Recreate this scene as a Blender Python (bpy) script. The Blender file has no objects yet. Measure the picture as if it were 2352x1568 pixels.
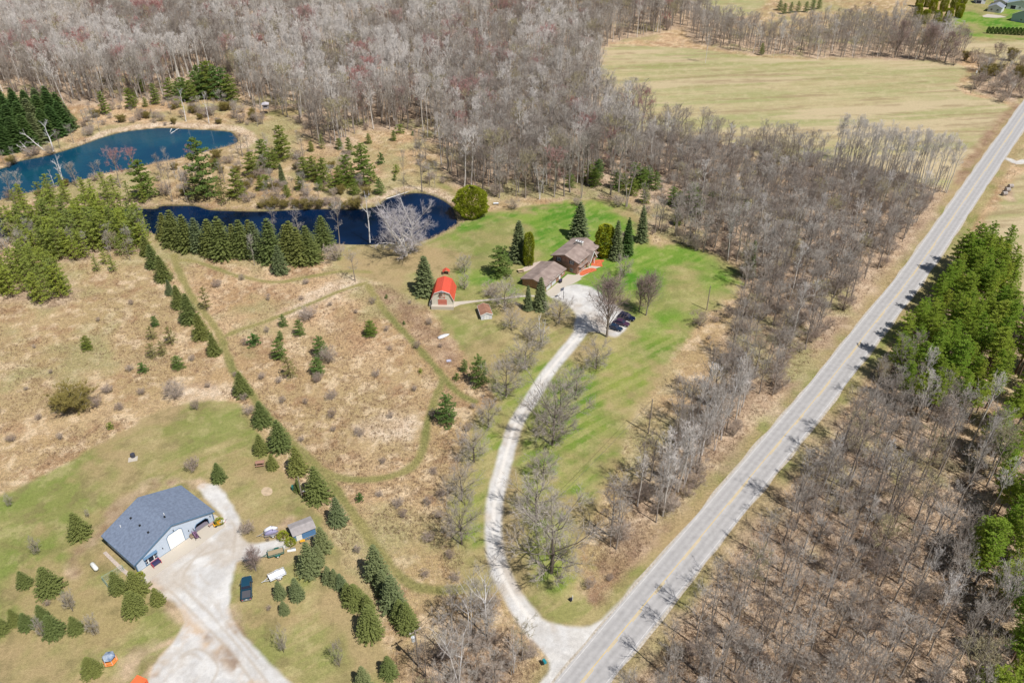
import bpy, math, random
import numpy as np
from mathutils import Vector
from mathutils.geometry import tessellate_polygon
R = math.radians
sc = bpy.context.scene
COL = sc.collection
rnd = random.Random(7)

# ------------------------------------------------------------------ camera, sky, sun, exposure
CAMH = 120.0; TH = R(34.5); FD = 2400/3072*2352      # focal length in units of a 2352 px wide picture
cam = bpy.data.cameras.new('camera'); camo = bpy.data.objects.new('camera', cam); COL.objects.link(camo)
camo.location = (0, 0, CAMH); camo.rotation_euler = (R(90)-TH, 0, 0)
cam.sensor_width = 36; cam.lens = 2400/3072*36; cam.clip_start = 1; cam.clip_end = 12000
sc.camera = camo
SUN_EL = R(57); SUN_AZ = math.atan2(0.70, -0.72)      # direction to the sun (x = .70, y = -.72), measured from +Y clockwise
w = bpy.data.worlds.new('World'); sc.world = w; w.use_nodes = True
nt = w.node_tree; sky = nt.nodes.new('ShaderNodeTexSky'); sky.sky_type = 'NISHITA'; sky.sun_disc = False
sky.sun_elevation = SUN_EL; sky.sun_rotation = SUN_AZ; sky.air_density = 1.0; sky.dust_density = 0.6
bg = nt.nodes['Background']; nt.links.new(sky.outputs[0], bg.inputs[0]); bg.inputs[1].default_value = 0.062
sl = bpy.data.lights.new('sun', 'SUN'); sl.energy = 5.0; sl.angle = R(0.53); sl.color = (1, 0.965, 0.93)
so = bpy.data.objects.new('sun', sl); COL.objects.link(so)
sdir = Vector((0.70, -0.72, 0)).normalized()*math.cos(SUN_EL) + Vector((0, 0, math.sin(SUN_EL)))
so.rotation_euler = sdir.to_track_quat('Z', 'Y').to_euler(); so.location = (60, -60, 200)
sc.view_settings.view_transform = 'Standard'; sc.view_settings.look = 'None'
sc.view_settings.exposure = 0.02; sc.view_settings.gamma = 1.0
sc.cycles.max_bounces = 4; sc.cycles.transparent_max_bounces = 4; sc.cycles.diffuse_bounces = 2
sc.cycles.glossy_bounces = 2; sc.cycles.caustics_reflective = False; sc.cycles.caustics_refractive = False

# ------------------------------------------------------------------ where a point of the photo lies on the ground
ct, st = math.cos(TH), math.sin(TH)
def Garr(px, py):
    u = (np.asarray(px, float)-1176)/FD; v = (np.asarray(py, float)-784)/FD
    t = CAMH/(st+v*ct)
    return u*t, (ct-v*st)*t
def G(px, py):
    x, y = Garr(px, py); return float(x), float(y)
def top_h(Y, ytop):
    v = (ytop-784)/FD
    return CAMH - Y*(v*ct+st)/(ct-v*st)
def proj(X, Y, Z):
    z = Z-CAMH; d = Y*ct-z*st
    return 1176+FD*X/d, 784-FD*(Y*st+z*ct)/d
def pscale(py): return (py+FD*math.tan(TH)-784)*ct/CAMH      # px per metre in the 2352 px picture

# ------------------------------------------------------------------ tags
def tag(o, label=None, cat=None, group=None, kind=None):
    if label: o['label'] = label
    if cat: o['category'] = cat
    if group: o['group'] = group
    if kind: o['kind'] = kind
    return o
def thing(name, label, cat, loc=(0, 0, 0), rz=0, group=None, scale=None):
    o = bpy.data.objects.new(name, None); o.empty_display_size = 0.3; COL.objects.link(o)
    o.location = loc; o.rotation_euler = (0, 0, rz)
    if scale: o.scale = scale
    return tag(o, label, cat, group)

# ------------------------------------------------------------------ materials
MATS = {}
def mat(name, col, rough=0.75, metal=0.0, vary=0.0, scale=1.5, col2=None, rand=None, trans=0.0, bump=0.0, bscale=8, spec=0.3, stretch=None):
    """col..col2 mixed by noise; rand = second colour mixed in by the object's own random number"""
    if name in MATS: return MATS[name]
    m = bpy.data.materials.new(name); m.use_nodes = True; n = m.node_tree.nodes; l = m.node_tree.links
    b = n['Principled BSDF']; b.inputs['Roughness'].default_value = rough; b.inputs['Metallic'].default_value = metal
    b.inputs['Specular IOR Level'].default_value = spec
    rgb = n.new('ShaderNodeRGB'); rgb.outputs[0].default_value = (*col, 1); out = rgb.outputs[0]
    tc = n.new('ShaderNodeTexCoord'); co = tc.outputs['Object']
    if stretch:
        mp = n.new('ShaderNodeMapping'); mp.inputs['Scale'].default_value = stretch; l.new(co, mp.inputs[0]); co = mp.outputs[0]
    if rand:
        oi = n.new('ShaderNodeObjectInfo'); mx = n.new('ShaderNodeMix'); mx.data_type = 'RGBA'
        l.new(oi.outputs['Random'], mx.inputs[0]); l.new(out, mx.inputs[6]); mx.inputs[7].default_value = (*rand, 1); out = mx.outputs[2]
    if vary or col2:
        nz = n.new('ShaderNodeTexNoise'); nz.inputs['Scale'].default_value = scale; nz.inputs['Detail'].default_value = 4
        l.new(co, nz.inputs['Vector'])
        rp = n.new('ShaderNodeMapRange'); rp.inputs[1].default_value = 0.35; rp.inputs[2].default_value = 0.65
        l.new(nz.outputs[0], rp.inputs[0])
        mx = n.new('ShaderNodeMix'); mx.data_type = 'RGBA'; l.new(rp.outputs[0], mx.inputs[0])
        if col2:
            l.new(out, mx.inputs[6]); mx.inputs[7].default_value = (*col2, 1); out = mx.outputs[2]
        if vary:
            hv = n.new('ShaderNodeHueSaturation'); mr = n.new('ShaderNodeMapRange')
            mr.inputs[3].default_value = 1-vary; mr.inputs[4].default_value = 1+vary
            l.new(nz.outputs[0], mr.inputs[0]); mr.inputs[1].default_value = .3; mr.inputs[2].default_value = .7
            l.new(mr.outputs[0], hv.inputs['Value']); l.new(out, hv.inputs['Color']); out = hv.outputs[0]
    l.new(out, b.inputs['Base Color'])
    if bump:
        bn = n.new('ShaderNodeTexNoise'); bn.inputs['Scale'].default_value = bscale; bn.inputs['Detail'].default_value = 5
        l.new(co, bn.inputs['Vector']); bp = n.new('ShaderNodeBump'); bp.inputs['Strength'].default_value = bump
        bp.inputs['Distance'].default_value = 0.1; l.new(bn.outputs[0], bp.inputs['Height']); l.new(bp.outputs[0], b.inputs['Normal'])
    if trans:
        tr = n.new('ShaderNodeBsdfTranslucent'); l.new(out, tr.inputs[0]); ms = n.new('ShaderNodeMixShader')
        ms.inputs[0].default_value = trans; l.new(b.outputs[0], ms.inputs[1]); l.new(tr.outputs[0], ms.inputs[2])
        l.new(ms.outputs[0], n['Material Output'].inputs[0])
    MATS[name] = m; return m

# ------------------------------------------------------------------ mesh helpers
class MB:
    def __init__(s): s.v = []; s.f = []; s.m = []
    def add(s, vs, fs, mi=0):
        k = len(s.v); s.v += [tuple(p) for p in vs]; s.f += [tuple(i+k for i in f) for f in fs]; s.m += [mi]*len(fs); return s
    def box(s, c, d, rz=0, mi=0, taper=1.0):
        x, y, z = c; a, b, h = d[0]/2, d[1]/2, d[2]/2; vs = []
        for dz, t in ((-h, 1), (h, taper)):
            for dx, dy in ((-a, -b), (a, -b), (a, b), (-a, b)):
                X, Y = dx*t, dy*t
                vs.append((x+X*math.cos(rz)-Y*math.sin(rz), y+X*math.sin(rz)+Y*math.cos(rz), z+dz))
        return s.add(vs, [(0, 3, 2, 1), (4, 5, 6, 7), (0, 1, 5, 4), (1, 2, 6, 5), (2, 3, 7, 6), (3, 0, 4, 7)], mi)
    def tube(s, p0, p1, r0, r1=None, n=8, mi=0, caps=True):
        r1 = r0 if r1 is None else r1; p0, p1 = Vector(p0), Vector(p1); d = (p1-p0).normalized()
        a = d.orthogonal().normalized(); b = d.cross(a); vs = []
        for p, r in ((p0, r0), (p1, r1)):
            for i in range(n):
                t = 2*math.pi*i/n; vs.append(p+a*math.cos(t)*r+b*math.sin(t)*r)
        fs = [(i, (i+1) % n, n+(i+1) % n, n+i) for i in range(n)]
        if caps: fs += [tuple(range(n-1, -1, -1)), tuple(range(n, 2*n))]
        return s.add(vs, fs, mi)
    def extr(s, pts, vec, mi=0):
        """polygon of 3D points extruded along vec"""
        n = len(pts); vs = [Vector(p) for p in pts] + [Vector(p)+Vector(vec) for p in pts]
        fs = [tuple(range(n-1, -1, -1)), tuple(range(n, 2*n))] + [(i, (i+1) % n, n+(i+1) % n, n+i) for i in range(n)]
        return s.add(vs, fs, mi)
    def loft(s, rings, mi=0, caps=True):
        n = len(rings[0]); vs = [p for r in rings for p in r]; fs = []
        for k in range(len(rings)-1):
            for i in range(n): fs.append((k*n+i, k*n+(i+1) % n, (k+1)*n+(i+1) % n, (k+1)*n+i))
        if caps: fs += [tuple(range(n-1, -1, -1)), tuple(range((len(rings)-1)*n, len(rings)*n))]
        return s.add(vs, fs, mi)
    def ball(s, c, r, n=10, mi=0, zmin=-1):
        rs = []
        for k in range(n//2+1):
            ph = max(zmin, -math.cos(math.pi*k/(n//2))); q = math.sqrt(max(0, 1-ph*ph)) + 1e-3
            rs.append([(c[0]+r[0]*q*math.cos(2*math.pi*i/n), c[1]+r[1]*q*math.sin(2*math.pi*i/n), c[2]+r[2]*ph) for i in range(n)])
        return s.loft(rs, mi)
    def mesh(s, name, mats, smooth=False):
        me = bpy.data.meshes.new(name); me.from_pydata(s.v, [], s.f)
        for m in (mats if isinstance(mats, (list, tuple)) else [mats]): me.materials.append(m)
        me.polygons.foreach_set('material_index', s.m)
        if smooth: me.polygons.foreach_set('use_smooth', [True]*len(s.f))
        me.update()
        return me
    def build(s, name, mats, parent=None, label=None, smooth=False, bevel=0):
        me = s.mesh(name, mats, smooth); o = bpy.data.objects.new(name, me); COL.objects.link(o)
        if bevel:
            import bmesh
            bm = bmesh.new(); bm.from_mesh(me); bmesh.ops.bevel(bm, geom=bm.edges[:], offset=bevel, segments=1, affect='EDGES'); bm.to_mesh(me); bm.free()
        if parent: o.parent = parent
        if label: o['label'] = label
        return o

def tri_mesh(name, V, F, m):
    me = bpy.data.meshes.new(name); V = np.asarray(V, np.float32); F = np.asarray(F, np.int32)
    k = F.shape[1]
    me.vertices.add(len(V)); me.vertices.foreach_set('co', V.ravel())
    me.loops.add(F.size); me.loops.foreach_set('vertex_index', F.ravel())
    me.polygons.add(len(F)); me.polygons.foreach_set('loop_start', np.arange(0, F.size, k, dtype=np.int32))
    me.polygons.foreach_set('loop_total', np.full(len(F), k, np.int32))
    me.update(calc_edges=True); me.materials.append(m); return me
def cat_geo(parts):
    Vs, Fs, k = [], [], 0
    for V, F in parts:
        Vs.append(V); Fs.append(F+k); k += len(V)
    return np.concatenate(Vs), np.concatenate(Fs)

# ------------------------------------------------------------------ 2D value noise for uneven edges
def vnoise(X, Y, s, seed=0):
    x, y = X/s, Y/s; i, j = np.floor(x).astype(np.int64), np.floor(y).astype(np.int64); fx, fy = x-i, y-j
    fx = fx*fx*(3-2*fx); fy = fy*fy*(3-2*fy)
    def h(a, b):
        n = (a*73856093) ^ (b*19349663) ^ (seed*83492791); n = (n ^ (n >> 13))*1274126177 & 0x7fffffff
        return ((n ^ (n >> 16)) & 0xffff)/65535.0
    return (h(i, j)*(1-fx)+h(i+1, j)*fx)*(1-fy)+(h(i, j+1)*(1-fx)+h(i+1, j+1)*fx)*fy*1.0
def fbm(X, Y, s, seed=0): return (vnoise(X, Y, s, seed)*.5+vnoise(X, Y, s/2.1, seed+1)*.3+vnoise(X, Y, s/4.3, seed+2)*.2)-.5

def to_world(pts): return [G(*p) for p in pts]
def smooth_loop(P, n=4):
    P = np.array(P); N = len(P); out = []
    for i in range(N):
        p0, p1, p2, p3 = P[i-1], P[i], P[(i+1) % N], P[(i+2) % N]
        for k in range(n):
            t = k/n; out.append(.5*((2*p1)+(-p0+p2)*t+(2*p0-5*p1+4*p2-p3)*t*t+(-p0+3*p1-3*p2+p3)*t**3))
    return np.array(out)
def smooth_line(P, n=6):
    P = np.array(P, float); P = np.vstack([2*P[0]-P[1], P, 2*P[-1]-P[-2]]); out = []
    for i in range(1, len(P)-2):
        p0, p1, p2, p3 = P[i-1], P[i], P[i+1], P[i+2]
        for k in range(n):
            t = k/n; out.append(.5*((2*p1)+(-p0+p2)*t+(2*p0-5*p1+4*p2-p3)*t*t+(-p0+3*p1-3*p2+p3)*t**3))
    out.append(P[-2]); return np.array(out)
def seg_dist(X, Y, P, closed):
    """distance to a polyline; for closed ones also the inside test"""
    d2 = np.full(X.shape, 1e12); ins = np.zeros(X.shape, bool); N = len(P)
    for i in range(N if closed else N-1):
        ax, ay = P[i]; bx, by = P[(i+1) % N]; dx, dy = bx-ax, by-ay; L = dx*dx+dy*dy+1e-12
        t = np.clip(((X-ax)*dx+(Y-ay)*dy)/L, 0, 1); d2 = np.minimum(d2, (X-ax-t*dx)**2+(Y-ay-t*dy)**2)
        if closed:
            c = (ay > Y) != (by > Y)
            ins ^= c & (X < (bx-ax)*(Y-ay)/((by-ay) if abs(by-ay) > 1e-9 else 1e-9)+ax)
    d = np.sqrt(d2)
    return np.where(ins, d, -d) if closed else d
def sd_poly(X, Y, P, pad):
    """signed distance (inside positive), only worked out near the polygon"""
    out = np.full(X.shape, -1e3); P = np.asarray(P)
    m = (X > P[:, 0].min()-pad) & (X < P[:, 0].max()+pad) & (Y > P[:, 1].min()-pad) & (Y < P[:, 1].max()+pad)
    if m.any(): out[m] = seg_dist(X[m], Y[m], P, True)
    return out
def d_line(X, Y, P, pad):
    out = np.full(X.shape, 1e3); P = np.asarray(P)
    m = (X > P[:, 0].min()-pad) & (X < P[:, 0].max()+pad) & (Y > P[:, 1].min()-pad) & (Y < P[:, 1].max()+pad)
    if m.any(): out[m] = seg_dist(X[m], Y[m], P, False)
    return out
def ss(x): x = np.clip(x, 0, 1); return x*x*(3-2*x)

# ------------------------------------------------------------------ the lie of the land (points read off the photo, mapped to the ground)
POND1 = smooth_loop(to_world([(-90, 400), (0, 386), (40, 369), (100, 357), (167, 338), (235, 314), (284, 301), (334, 295), (378, 292), (433, 295), (483, 297), (527, 301), (541, 312), (546, 323), (533, 331), (500, 340), (460, 350), (417, 361), (367, 371), (333, 379), (283, 389), (233, 398), (200, 408), (167, 416), (133, 426), (83, 437), (33, 448), (-60, 470), (-120, 440)]))
POND2 = smooth_loop(to_world([(-60, 520), (0, 497), (60, 487), (150, 478), (250, 475), (353, 477), (367, 471), (417, 470), (450, 471), (483, 480), (533, 482), (600, 483), (667, 480), (717, 478), (784, 478), (834, 477), (870, 469), (882, 458), (905, 449), (934, 443), (957, 441), (984, 444), (1008, 453), (1026, 463), (1040, 475), (1046, 492), (1051, 510), (1035, 522), (1010, 535), (975, 550), (900, 558), (820, 560), (760, 558), (600, 556), (450, 556), (352, 535), (300, 512), (200, 506), (110, 508), (60, 530), (0, 545), (-60, 560)]))
WOODS = {
 'north': [(-500, -300), (1500, -300), (1570, -60), (1560, 0), (1575, 60), (1480, 85), (1400, 100), (1375, 150), (1378, 230), (1420, 275), (1480, 300), (1440, 490), (1330, 462), (1250, 452), (1150, 462), (1090, 440), (1045, 425), (1020, 400), (1000, 340), (960, 300), (900, 300), (830, 300), (800, 335), (760, 345), (720, 330), (690, 285), (640, 260), (565, 246), (552, 200), (470, 178), (395, 195), (385, 232), (300, 232), (200, 245), (150, 245), (0, 210), (-500, 210)],
 'mid': [(1480, 300), (1600, 322), (1800, 348), (1900, 385), (2000, 402), (2150, 430), (2170, 440), (2150, 490), (2095, 560), (2010, 665), (1915, 780), (1840, 870), (1770, 955), (1680, 1050), (1600, 1130), (1520, 1195), (1460, 1245), (1405, 1268), (1395, 1235), (1440, 1160), (1490, 1090), (1530, 1020), (1600, 930), (1655, 850), (1672, 770), (1700, 680), (1690, 610), (1640, 588), (1560, 565), (1500, 535), (1440, 490)],
 'treeline': [(1560, 50), (1600, 102), (1700, 122), (1850, 132), (2000, 136), (2200, 143), (2225, 122), (2130, 92), (2040, 70), (1980, 55), (1900, 75), (1750, 85), (1660, 60), (1600, 0), (1570, -60)],
 'roadside': [(2005, 850), (2060, 870), (2140, 930), (2230, 1010), (2280, 1100), (2310, 1200), (2320, 1568), (2330, 1900), (1200, 1950), (1370, 1700), (1440, 1570), (1530, 1465), (1640, 1335), (1760, 1185), (1850, 1065), (1935, 945)],
 'clump': [(985, 1430), (1060, 1405), (1110, 1415), (1180, 1455), (1225, 1510), (1215, 1600), (1230, 1700), (960, 1720), (950, 1570)],
 'corner': [(2225, 175), (2290, 150), (2352, 145), (2500, 150), (2500, 230), (2352, 225), (2330, 238), (2240, 212)],
}
WOODW = {k: np.array(to_world(v)) for k, v in WOODS.items()}
PINEAREAS = {'pond': [(20, 560), (30, 490), (100, 480), (200, 478), (300, 485), (345, 515), (335, 575), (290, 585), (240, 575), (200, 600), (120, 605), (60, 590)],
 'dike': [(30, 486), (60, 472), (120, 460), (230, 452), (335, 458), (350, 470), (250, 473), (150, 476), (60, 485)],
 'left': [(-60, 620), (10, 640), (50, 610), (90, 612), (150, 632), (178, 668), (150, 700), (110, 708), (60, 690), (-60, 690)],
 'road': [(2185, 625), (2240, 602), (2300, 610), (2330, 650), (2300, 740), (2300, 860), (2290, 930), (2225, 985), (2150, 985), (2080, 950), (2026, 908), (2028, 865), (2083, 785), (2145, 700)],
 'edge': [(2325, 780), (2400, 700), (2500, 900), (2500, 1750), (2170, 1750), (2225, 1640), (2262, 1560), (2285, 1450), (2212, 1390), (2200, 1300), (2250, 1240), (2290, 1130), (2245, 1050), (2290, 980), (2330, 930)]}
PINEW = {k: np.array(to_world(v)) for k, v in PINEAREAS.items()}
DRIVE_C = smooth_line(to_world([(1345, 745), (1325, 775), (1292, 815), (1256, 860), (1218, 920), (1186, 970), (1166, 1030), (1150, 1090), (1137, 1150), (1133, 1210), (1138, 1265), (1152, 1315), (1180, 1370), (1222, 1425)]))
ROAD_C = smooth_line(to_world([(1130, 1830), (1210, 1725), (1337, 1566), (1451, 1426), (1568, 1285), (1768, 1043), (1878, 911), (2011, 741), (2095, 634), (2172, 524), (2262, 393), (2352, 262), (2440, 133), (2560, -40)]))
Z = {}    # zone name -> list of (kind, geometry, half width or 0, soft edge, wobble)
Z['lush'] = [('p', [(1040, 545), (1090, 508), (1180, 492), (1250, 476), (1330, 466), (1400, 470), (1432, 500), (1480, 560), (1560, 562), (1640, 585), (1692, 618), (1680, 665), (1630, 700), (1560, 740), (1500, 770), (1440, 760), (1330, 700), (1220, 690), (1140, 700), (1050, 692), (1040, 640), (1070, 590), (1030, 570)], 3.0, 5.0), ('p', [(2180, 68), (2225, 0), (2260, -40), (2480, -40), (2480, 98), (2352, 92), (2262, 86)], 2, 2)]
Z['mown'] = [('p', [(1400, 790), (1500, 770), (1560, 760), (1520, 830), (1470, 900), (1420, 980), (1380, 1080), (1310, 1180), (1330, 1300), (1290, 1380), (1240, 1340), (1195, 1230), (1190, 1150), (1195, 1020), (1240, 930), (1310, 830)], 3.0, 4.0), ('p', [(1100, 1000), (1150, 940), (1240, 830), (1290, 790), (1180, 1000), (1120, 1120), (1110, 1250), (1080, 1330), (1060, 1180)], 3, 3)]
Z['lawn'] = [('p', [(965, 560), (1035, 530), (1090, 495), (1160, 478), (1250, 470), (1330, 458), (1420, 460), (1470, 500), (1500, 560), (1560, 560), (1640, 580), (1700, 620), (1690, 670), (1640, 710), (1580, 770), (1530, 850), (1490, 910), (1440, 990), (1405, 1090), (1370, 1160), (1345, 1230), (1330, 1330), (1370, 1390), (1440, 1335), (1560, 1200), (1560, 1225), (1400, 1420), (1300, 1440), (1230, 1420), (1180, 1350), (1120, 1370), (1060, 1355), (1070, 1290), (1045, 1230), (1035, 1120), (1060, 1060), (1090, 960), (1140, 920), (1120, 880), (1068, 815), (1025, 760), (993, 722), (990, 705), (950, 690), (900, 655), (850, 640), (800, 630), (770, 600), (800, 568), (900, 566)], 1.2, 1.5),
             ('p', [(-200, 1190), (0, 1134), (60, 1108), (110, 1085), (180, 1050), (230, 1018), (290, 985), (340, 955), (400, 932), (460, 922), (510, 921), (545, 930), (575, 965), (600, 1005), (640, 1070), (690, 1135), (745, 1200), (790, 1290), (850, 1380), (875, 1440), (895, 1500), (915, 1600), (930, 1800), (-200, 1800)], 1.0, 1.2),
             ('p', [(2255, 95), (2180, 70), (2225, 0), (2260, -40), (2480, -40), (2480, 70)], 1.5, 2.0),
             ('p', [(1010, 420), (1050, 440), (1060, 455), (1030, 440), (1000, 425)], 1.0, .5),
             ('p', [(600, 262), (660, 248), (700, 248), (690, 262), (640, 268)], 2.0, 1.0)]
Z['path'] = [('l', [(398, 585), (412, 625), (440, 680), (478, 730), (505, 770), (520, 810), (535, 850), (568, 893), (618, 960), (680, 1025), (740, 1085), (790, 1150), (830, 1205), (860, 1255), (905, 1310), (950, 1345), (1000, 1355), (1060, 1352)], 1.05, .6, .4),
             ('l', [(720, 1068), (760, 1090), (800, 1099), (850, 1101), (915, 1088), (950, 1068), (970, 1035), (977, 990), (993, 935), (1010, 890), (1018, 868)], 1.0, .6, .4),
             ('l', [(845, 655), (880, 710), (930, 765), (980, 820), (1015, 862), (1050, 900), (1090, 922)], 1.0, .7, .45),
             ('l', [(840, 650), (790, 665), (730, 690), (670, 715), (600, 742), (550, 758), (510, 775)], .9, .7, .45),
             ('l', [(400, 600), (435, 598), (485, 612), (540, 632), (630, 648), (700, 638), (780, 624), (850, 625)], .9, .7, .45),
             
             ('l', [(0, 1250), (120, 1265), (190, 1230), (240, 1190)], .5, .8, .8)]
Z['field'] = [('p', [(1398, 103), (1500, 107), (1600, 113), (1700, 126), (1800, 135), (1950, 139), (2100, 136), (2200, 147), (2222, 170), (2195, 195), (2225, 218), (2280, 230), (2330, 252), (2290, 280), (2200, 400), (2190, 440), (2000, 430), (1800, 380), (1600, 350), (1450, 330), (1380, 240), (1368, 185), (1380, 130)], 2.0, 2.0),
              ('p', [(1568, -20), (1700, -30), (1760, -10), (1750, 15), (1720, 35), (1650, 42), (1600, 30)], 3, 3), ('p', [(2255, 520), (2290, 470), (2340, 400), (2480, 380), (2480, 700), (2352, 690), (2310, 600)], 2, 2),
              ('p', [(2180, 75), (2480, 80), (2480, 140), (2352, 140), (2250, 130)], 2, 2)]
Z['gravel'] = [('l', [tuple(p) for p in DRIVE_C], 1.72, .5, .2, 'w'),
               ('p', [(1322, 652), (1362, 662), (1400, 690), (1430, 712), (1448, 730), (1436, 757), (1412, 775), (1380, 765), (1352, 762), (1318, 765), (1322, 735), (1322, 722), (1308, 705), (1285, 690), (1262, 680), (1290, 660)], .5, .4),
               ('p', [(1126, 1308), (1148, 1355), (1172, 1402), (1205, 1450), (1240, 1488), (1254, 1506), (1262, 1535), (1238, 1568), (1200, 1620), (1280, 1640), (1400, 1500), (1480, 1400), (1470, 1328), (1434, 1367), (1394, 1410), (1357, 1436), (1317, 1439), (1264, 1428), (1227, 1405), (1200, 1368), (1180, 1330), (1168, 1305)], .5, .3),
               ('p', [(325, 1330), (390, 1262), (500, 1200), (505, 1175), (480, 1150), (462, 1128), (455, 1118), (470, 1110), (500, 1115), (520, 1145), (545, 1180), (555, 1205), (555, 1232), (572, 1247), (610, 1244), (650, 1238), (668, 1250), (630, 1266), (575, 1285), (545, 1292), (537, 1330), (528, 1375), (532, 1420), (565, 1470), (610, 1512), (668, 1570), (720, 1640), (480, 1660), (340, 1600), (350, 1545), (375, 1505), (400, 1470), (420, 1442), (432, 1425), (410, 1395), (380, 1370), (345, 1345)], .5, .5),
               ('l', [(2352, 370), (2335, 374), (2318, 366)], 1.5, .4, .3)]
Z['dirt'] = [('l', [(240, 1210), (275, 1165), (300, 1145), (335, 1118), (350, 1112)], 1.6, 1.5, 1.5), ('l', [(390, 1108), (430, 1105), (462, 1112)], 1.0, 1.2, 1.2),
             ('l', [(238, 1222), (190, 1258), (165, 1285), (168, 1318)], .9, 1.0, .9), ('l', [(345, 1345), (390, 1385), (440, 1440), (500, 1490), (560, 1545), (600, 1600)], 1.3, 1.0, .8),
             ('l', [(345, 1540), (380, 1500), (420, 1470), (440, 1440)], .9, .8, 1.5), ('l', [(285, 1545), (310, 1505), (355, 1488), (385, 1478)], 1.2, 1.2, 1.8), ('l', [(530, 1400), (545, 1440), (575, 1480)], .8, .8, 1.5),
             ('l', [(2310, 430), (2320, 460)], 1.8, 1.0, 1.0), ('p', [(640, 1200), (670, 1185), (672, 1200), (655, 1213), (640, 1212)], 1.0, 1.0)]
Z['rut'] = [('l', q_, .22, .3, .05) for q_ in ([(400, 1335), (450, 1375), (510, 1440), (570, 1510), (640, 1600)], [(385, 1350), (435, 1400), (500, 1465), (555, 1530), (610, 1610)], [(420, 1330), (480, 1370), (530, 1440), (590, 1510)], [(540, 1240), (530, 1300), (500, 1370), (520, 1440)], [(480, 1250), (440, 1290), (420, 1340), (470, 1400)], [(560, 1250), (500, 1262), (440, 1285), (400, 1320)], [(380, 1560), (410, 1510), (460, 1490), (500, 1530), (480, 1580)], [(400, 1520), (440, 1500), (470, 1530), (440, 1570)], [(470, 1300), (500, 1290), (510, 1320), (480, 1340), (460, 1320)], [(520, 1180), (540, 1215), (530, 1260), (470, 1300)])]
Z['reed'] = [('l', [(190, 335), (240, 306), (284, 296), (334, 289), (380, 285), (430, 288), (480, 290), (530, 292), (560, 303), (575, 320), (560, 335)], 2.6, 1.5, 1.5),
             ('l', [(600, 475), (700, 470), (800, 470), (870, 455), (900, 440), (950, 432), (1000, 440), (1040, 462)], 1.5, 1.5, 1.5), ('p', [(990, 640), (960, 630), (1010, 590), (1060, 560), (1100, 575), (1060, 610)], 3, 3),
             ('p', [(820, 980), (900, 960), (970, 950), (960, 990), (900, 1010)], 3, 3), ('p', [(400, 880), (480, 890), (520, 900), (470, 915), (400, 915)], 3, 2),
             ('p', [(700, 680), (780, 640), (850, 650), (790, 675), (640, 730)], 3, 3)]
Z['brown'] = [('l', [(880, 670), (930, 710), (990, 770), (1030, 820)], 3.0, 4.0, 3.0), ('l', [(2200, 420), (2280, 300), (2340, 240)], 2.0, 2.0, 2.0),
              ('p', [(1300, 1400), (1380, 1300), (1500, 1210), (1540, 1215), (1450, 1330), (1350, 1400)], 3, 3), ('l', [(1950, 820), (2060, 680), (2200, 500)], 2.0, 1.5, 2.0)]
def zones(X, Y):
    W = {}
    for k, items in Z.items():
        acc = np.zeros(X.shape)
        for n_, it in enumerate(items):
            if it[0] == 'p':
                P = smooth_loop(to_world(it[1]), 3); d = sd_poly(X, Y, P, 12)+fbm(X, Y, 4.0, n_*5+len(k))*2*it[3]; acc = np.maximum(acc, ss(d/it[2]*.5+.5))
            else:
                P = np.array(it[1]) if len(it) > 5 else smooth_line(to_world(it[1]), 4)
                d = it[2]-d_line(X, Y, P, 12)+fbm(X, Y, 3.0, n_*7+len(k))*2*it[4]; acc = np.maximum(acc, ss(d/it[3]*.5+.5))
        W[k] = acc
    f = np.zeros(X.shape)
    for P in WOODW.values(): f = np.maximum(f, ss((sd_poly(X, Y, P, 15)+fbm(X, Y, 8, 77)*8)/8+.5))
    for k, P in PINEW.items(): f = np.maximum(f, ss((sd_poly(X, Y, P, 15)+fbm(X, Y, 8, 78)*5)/5+.4))
    W['forest'] = f
    dc = d_line(X, Y, DRIVE_C, 8); W['track'] = ss(1.2-np.abs(dc)/.55)
    rd = d_line(X, Y, ROAD_C, 14); W['verge'] = ss((8.2-rd)/2.5)
    p = np.maximum(sd_poly(X, Y, POND1, 12), sd_poly(X, Y, POND2, 12)); W['pond'] = p
    return W

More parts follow.
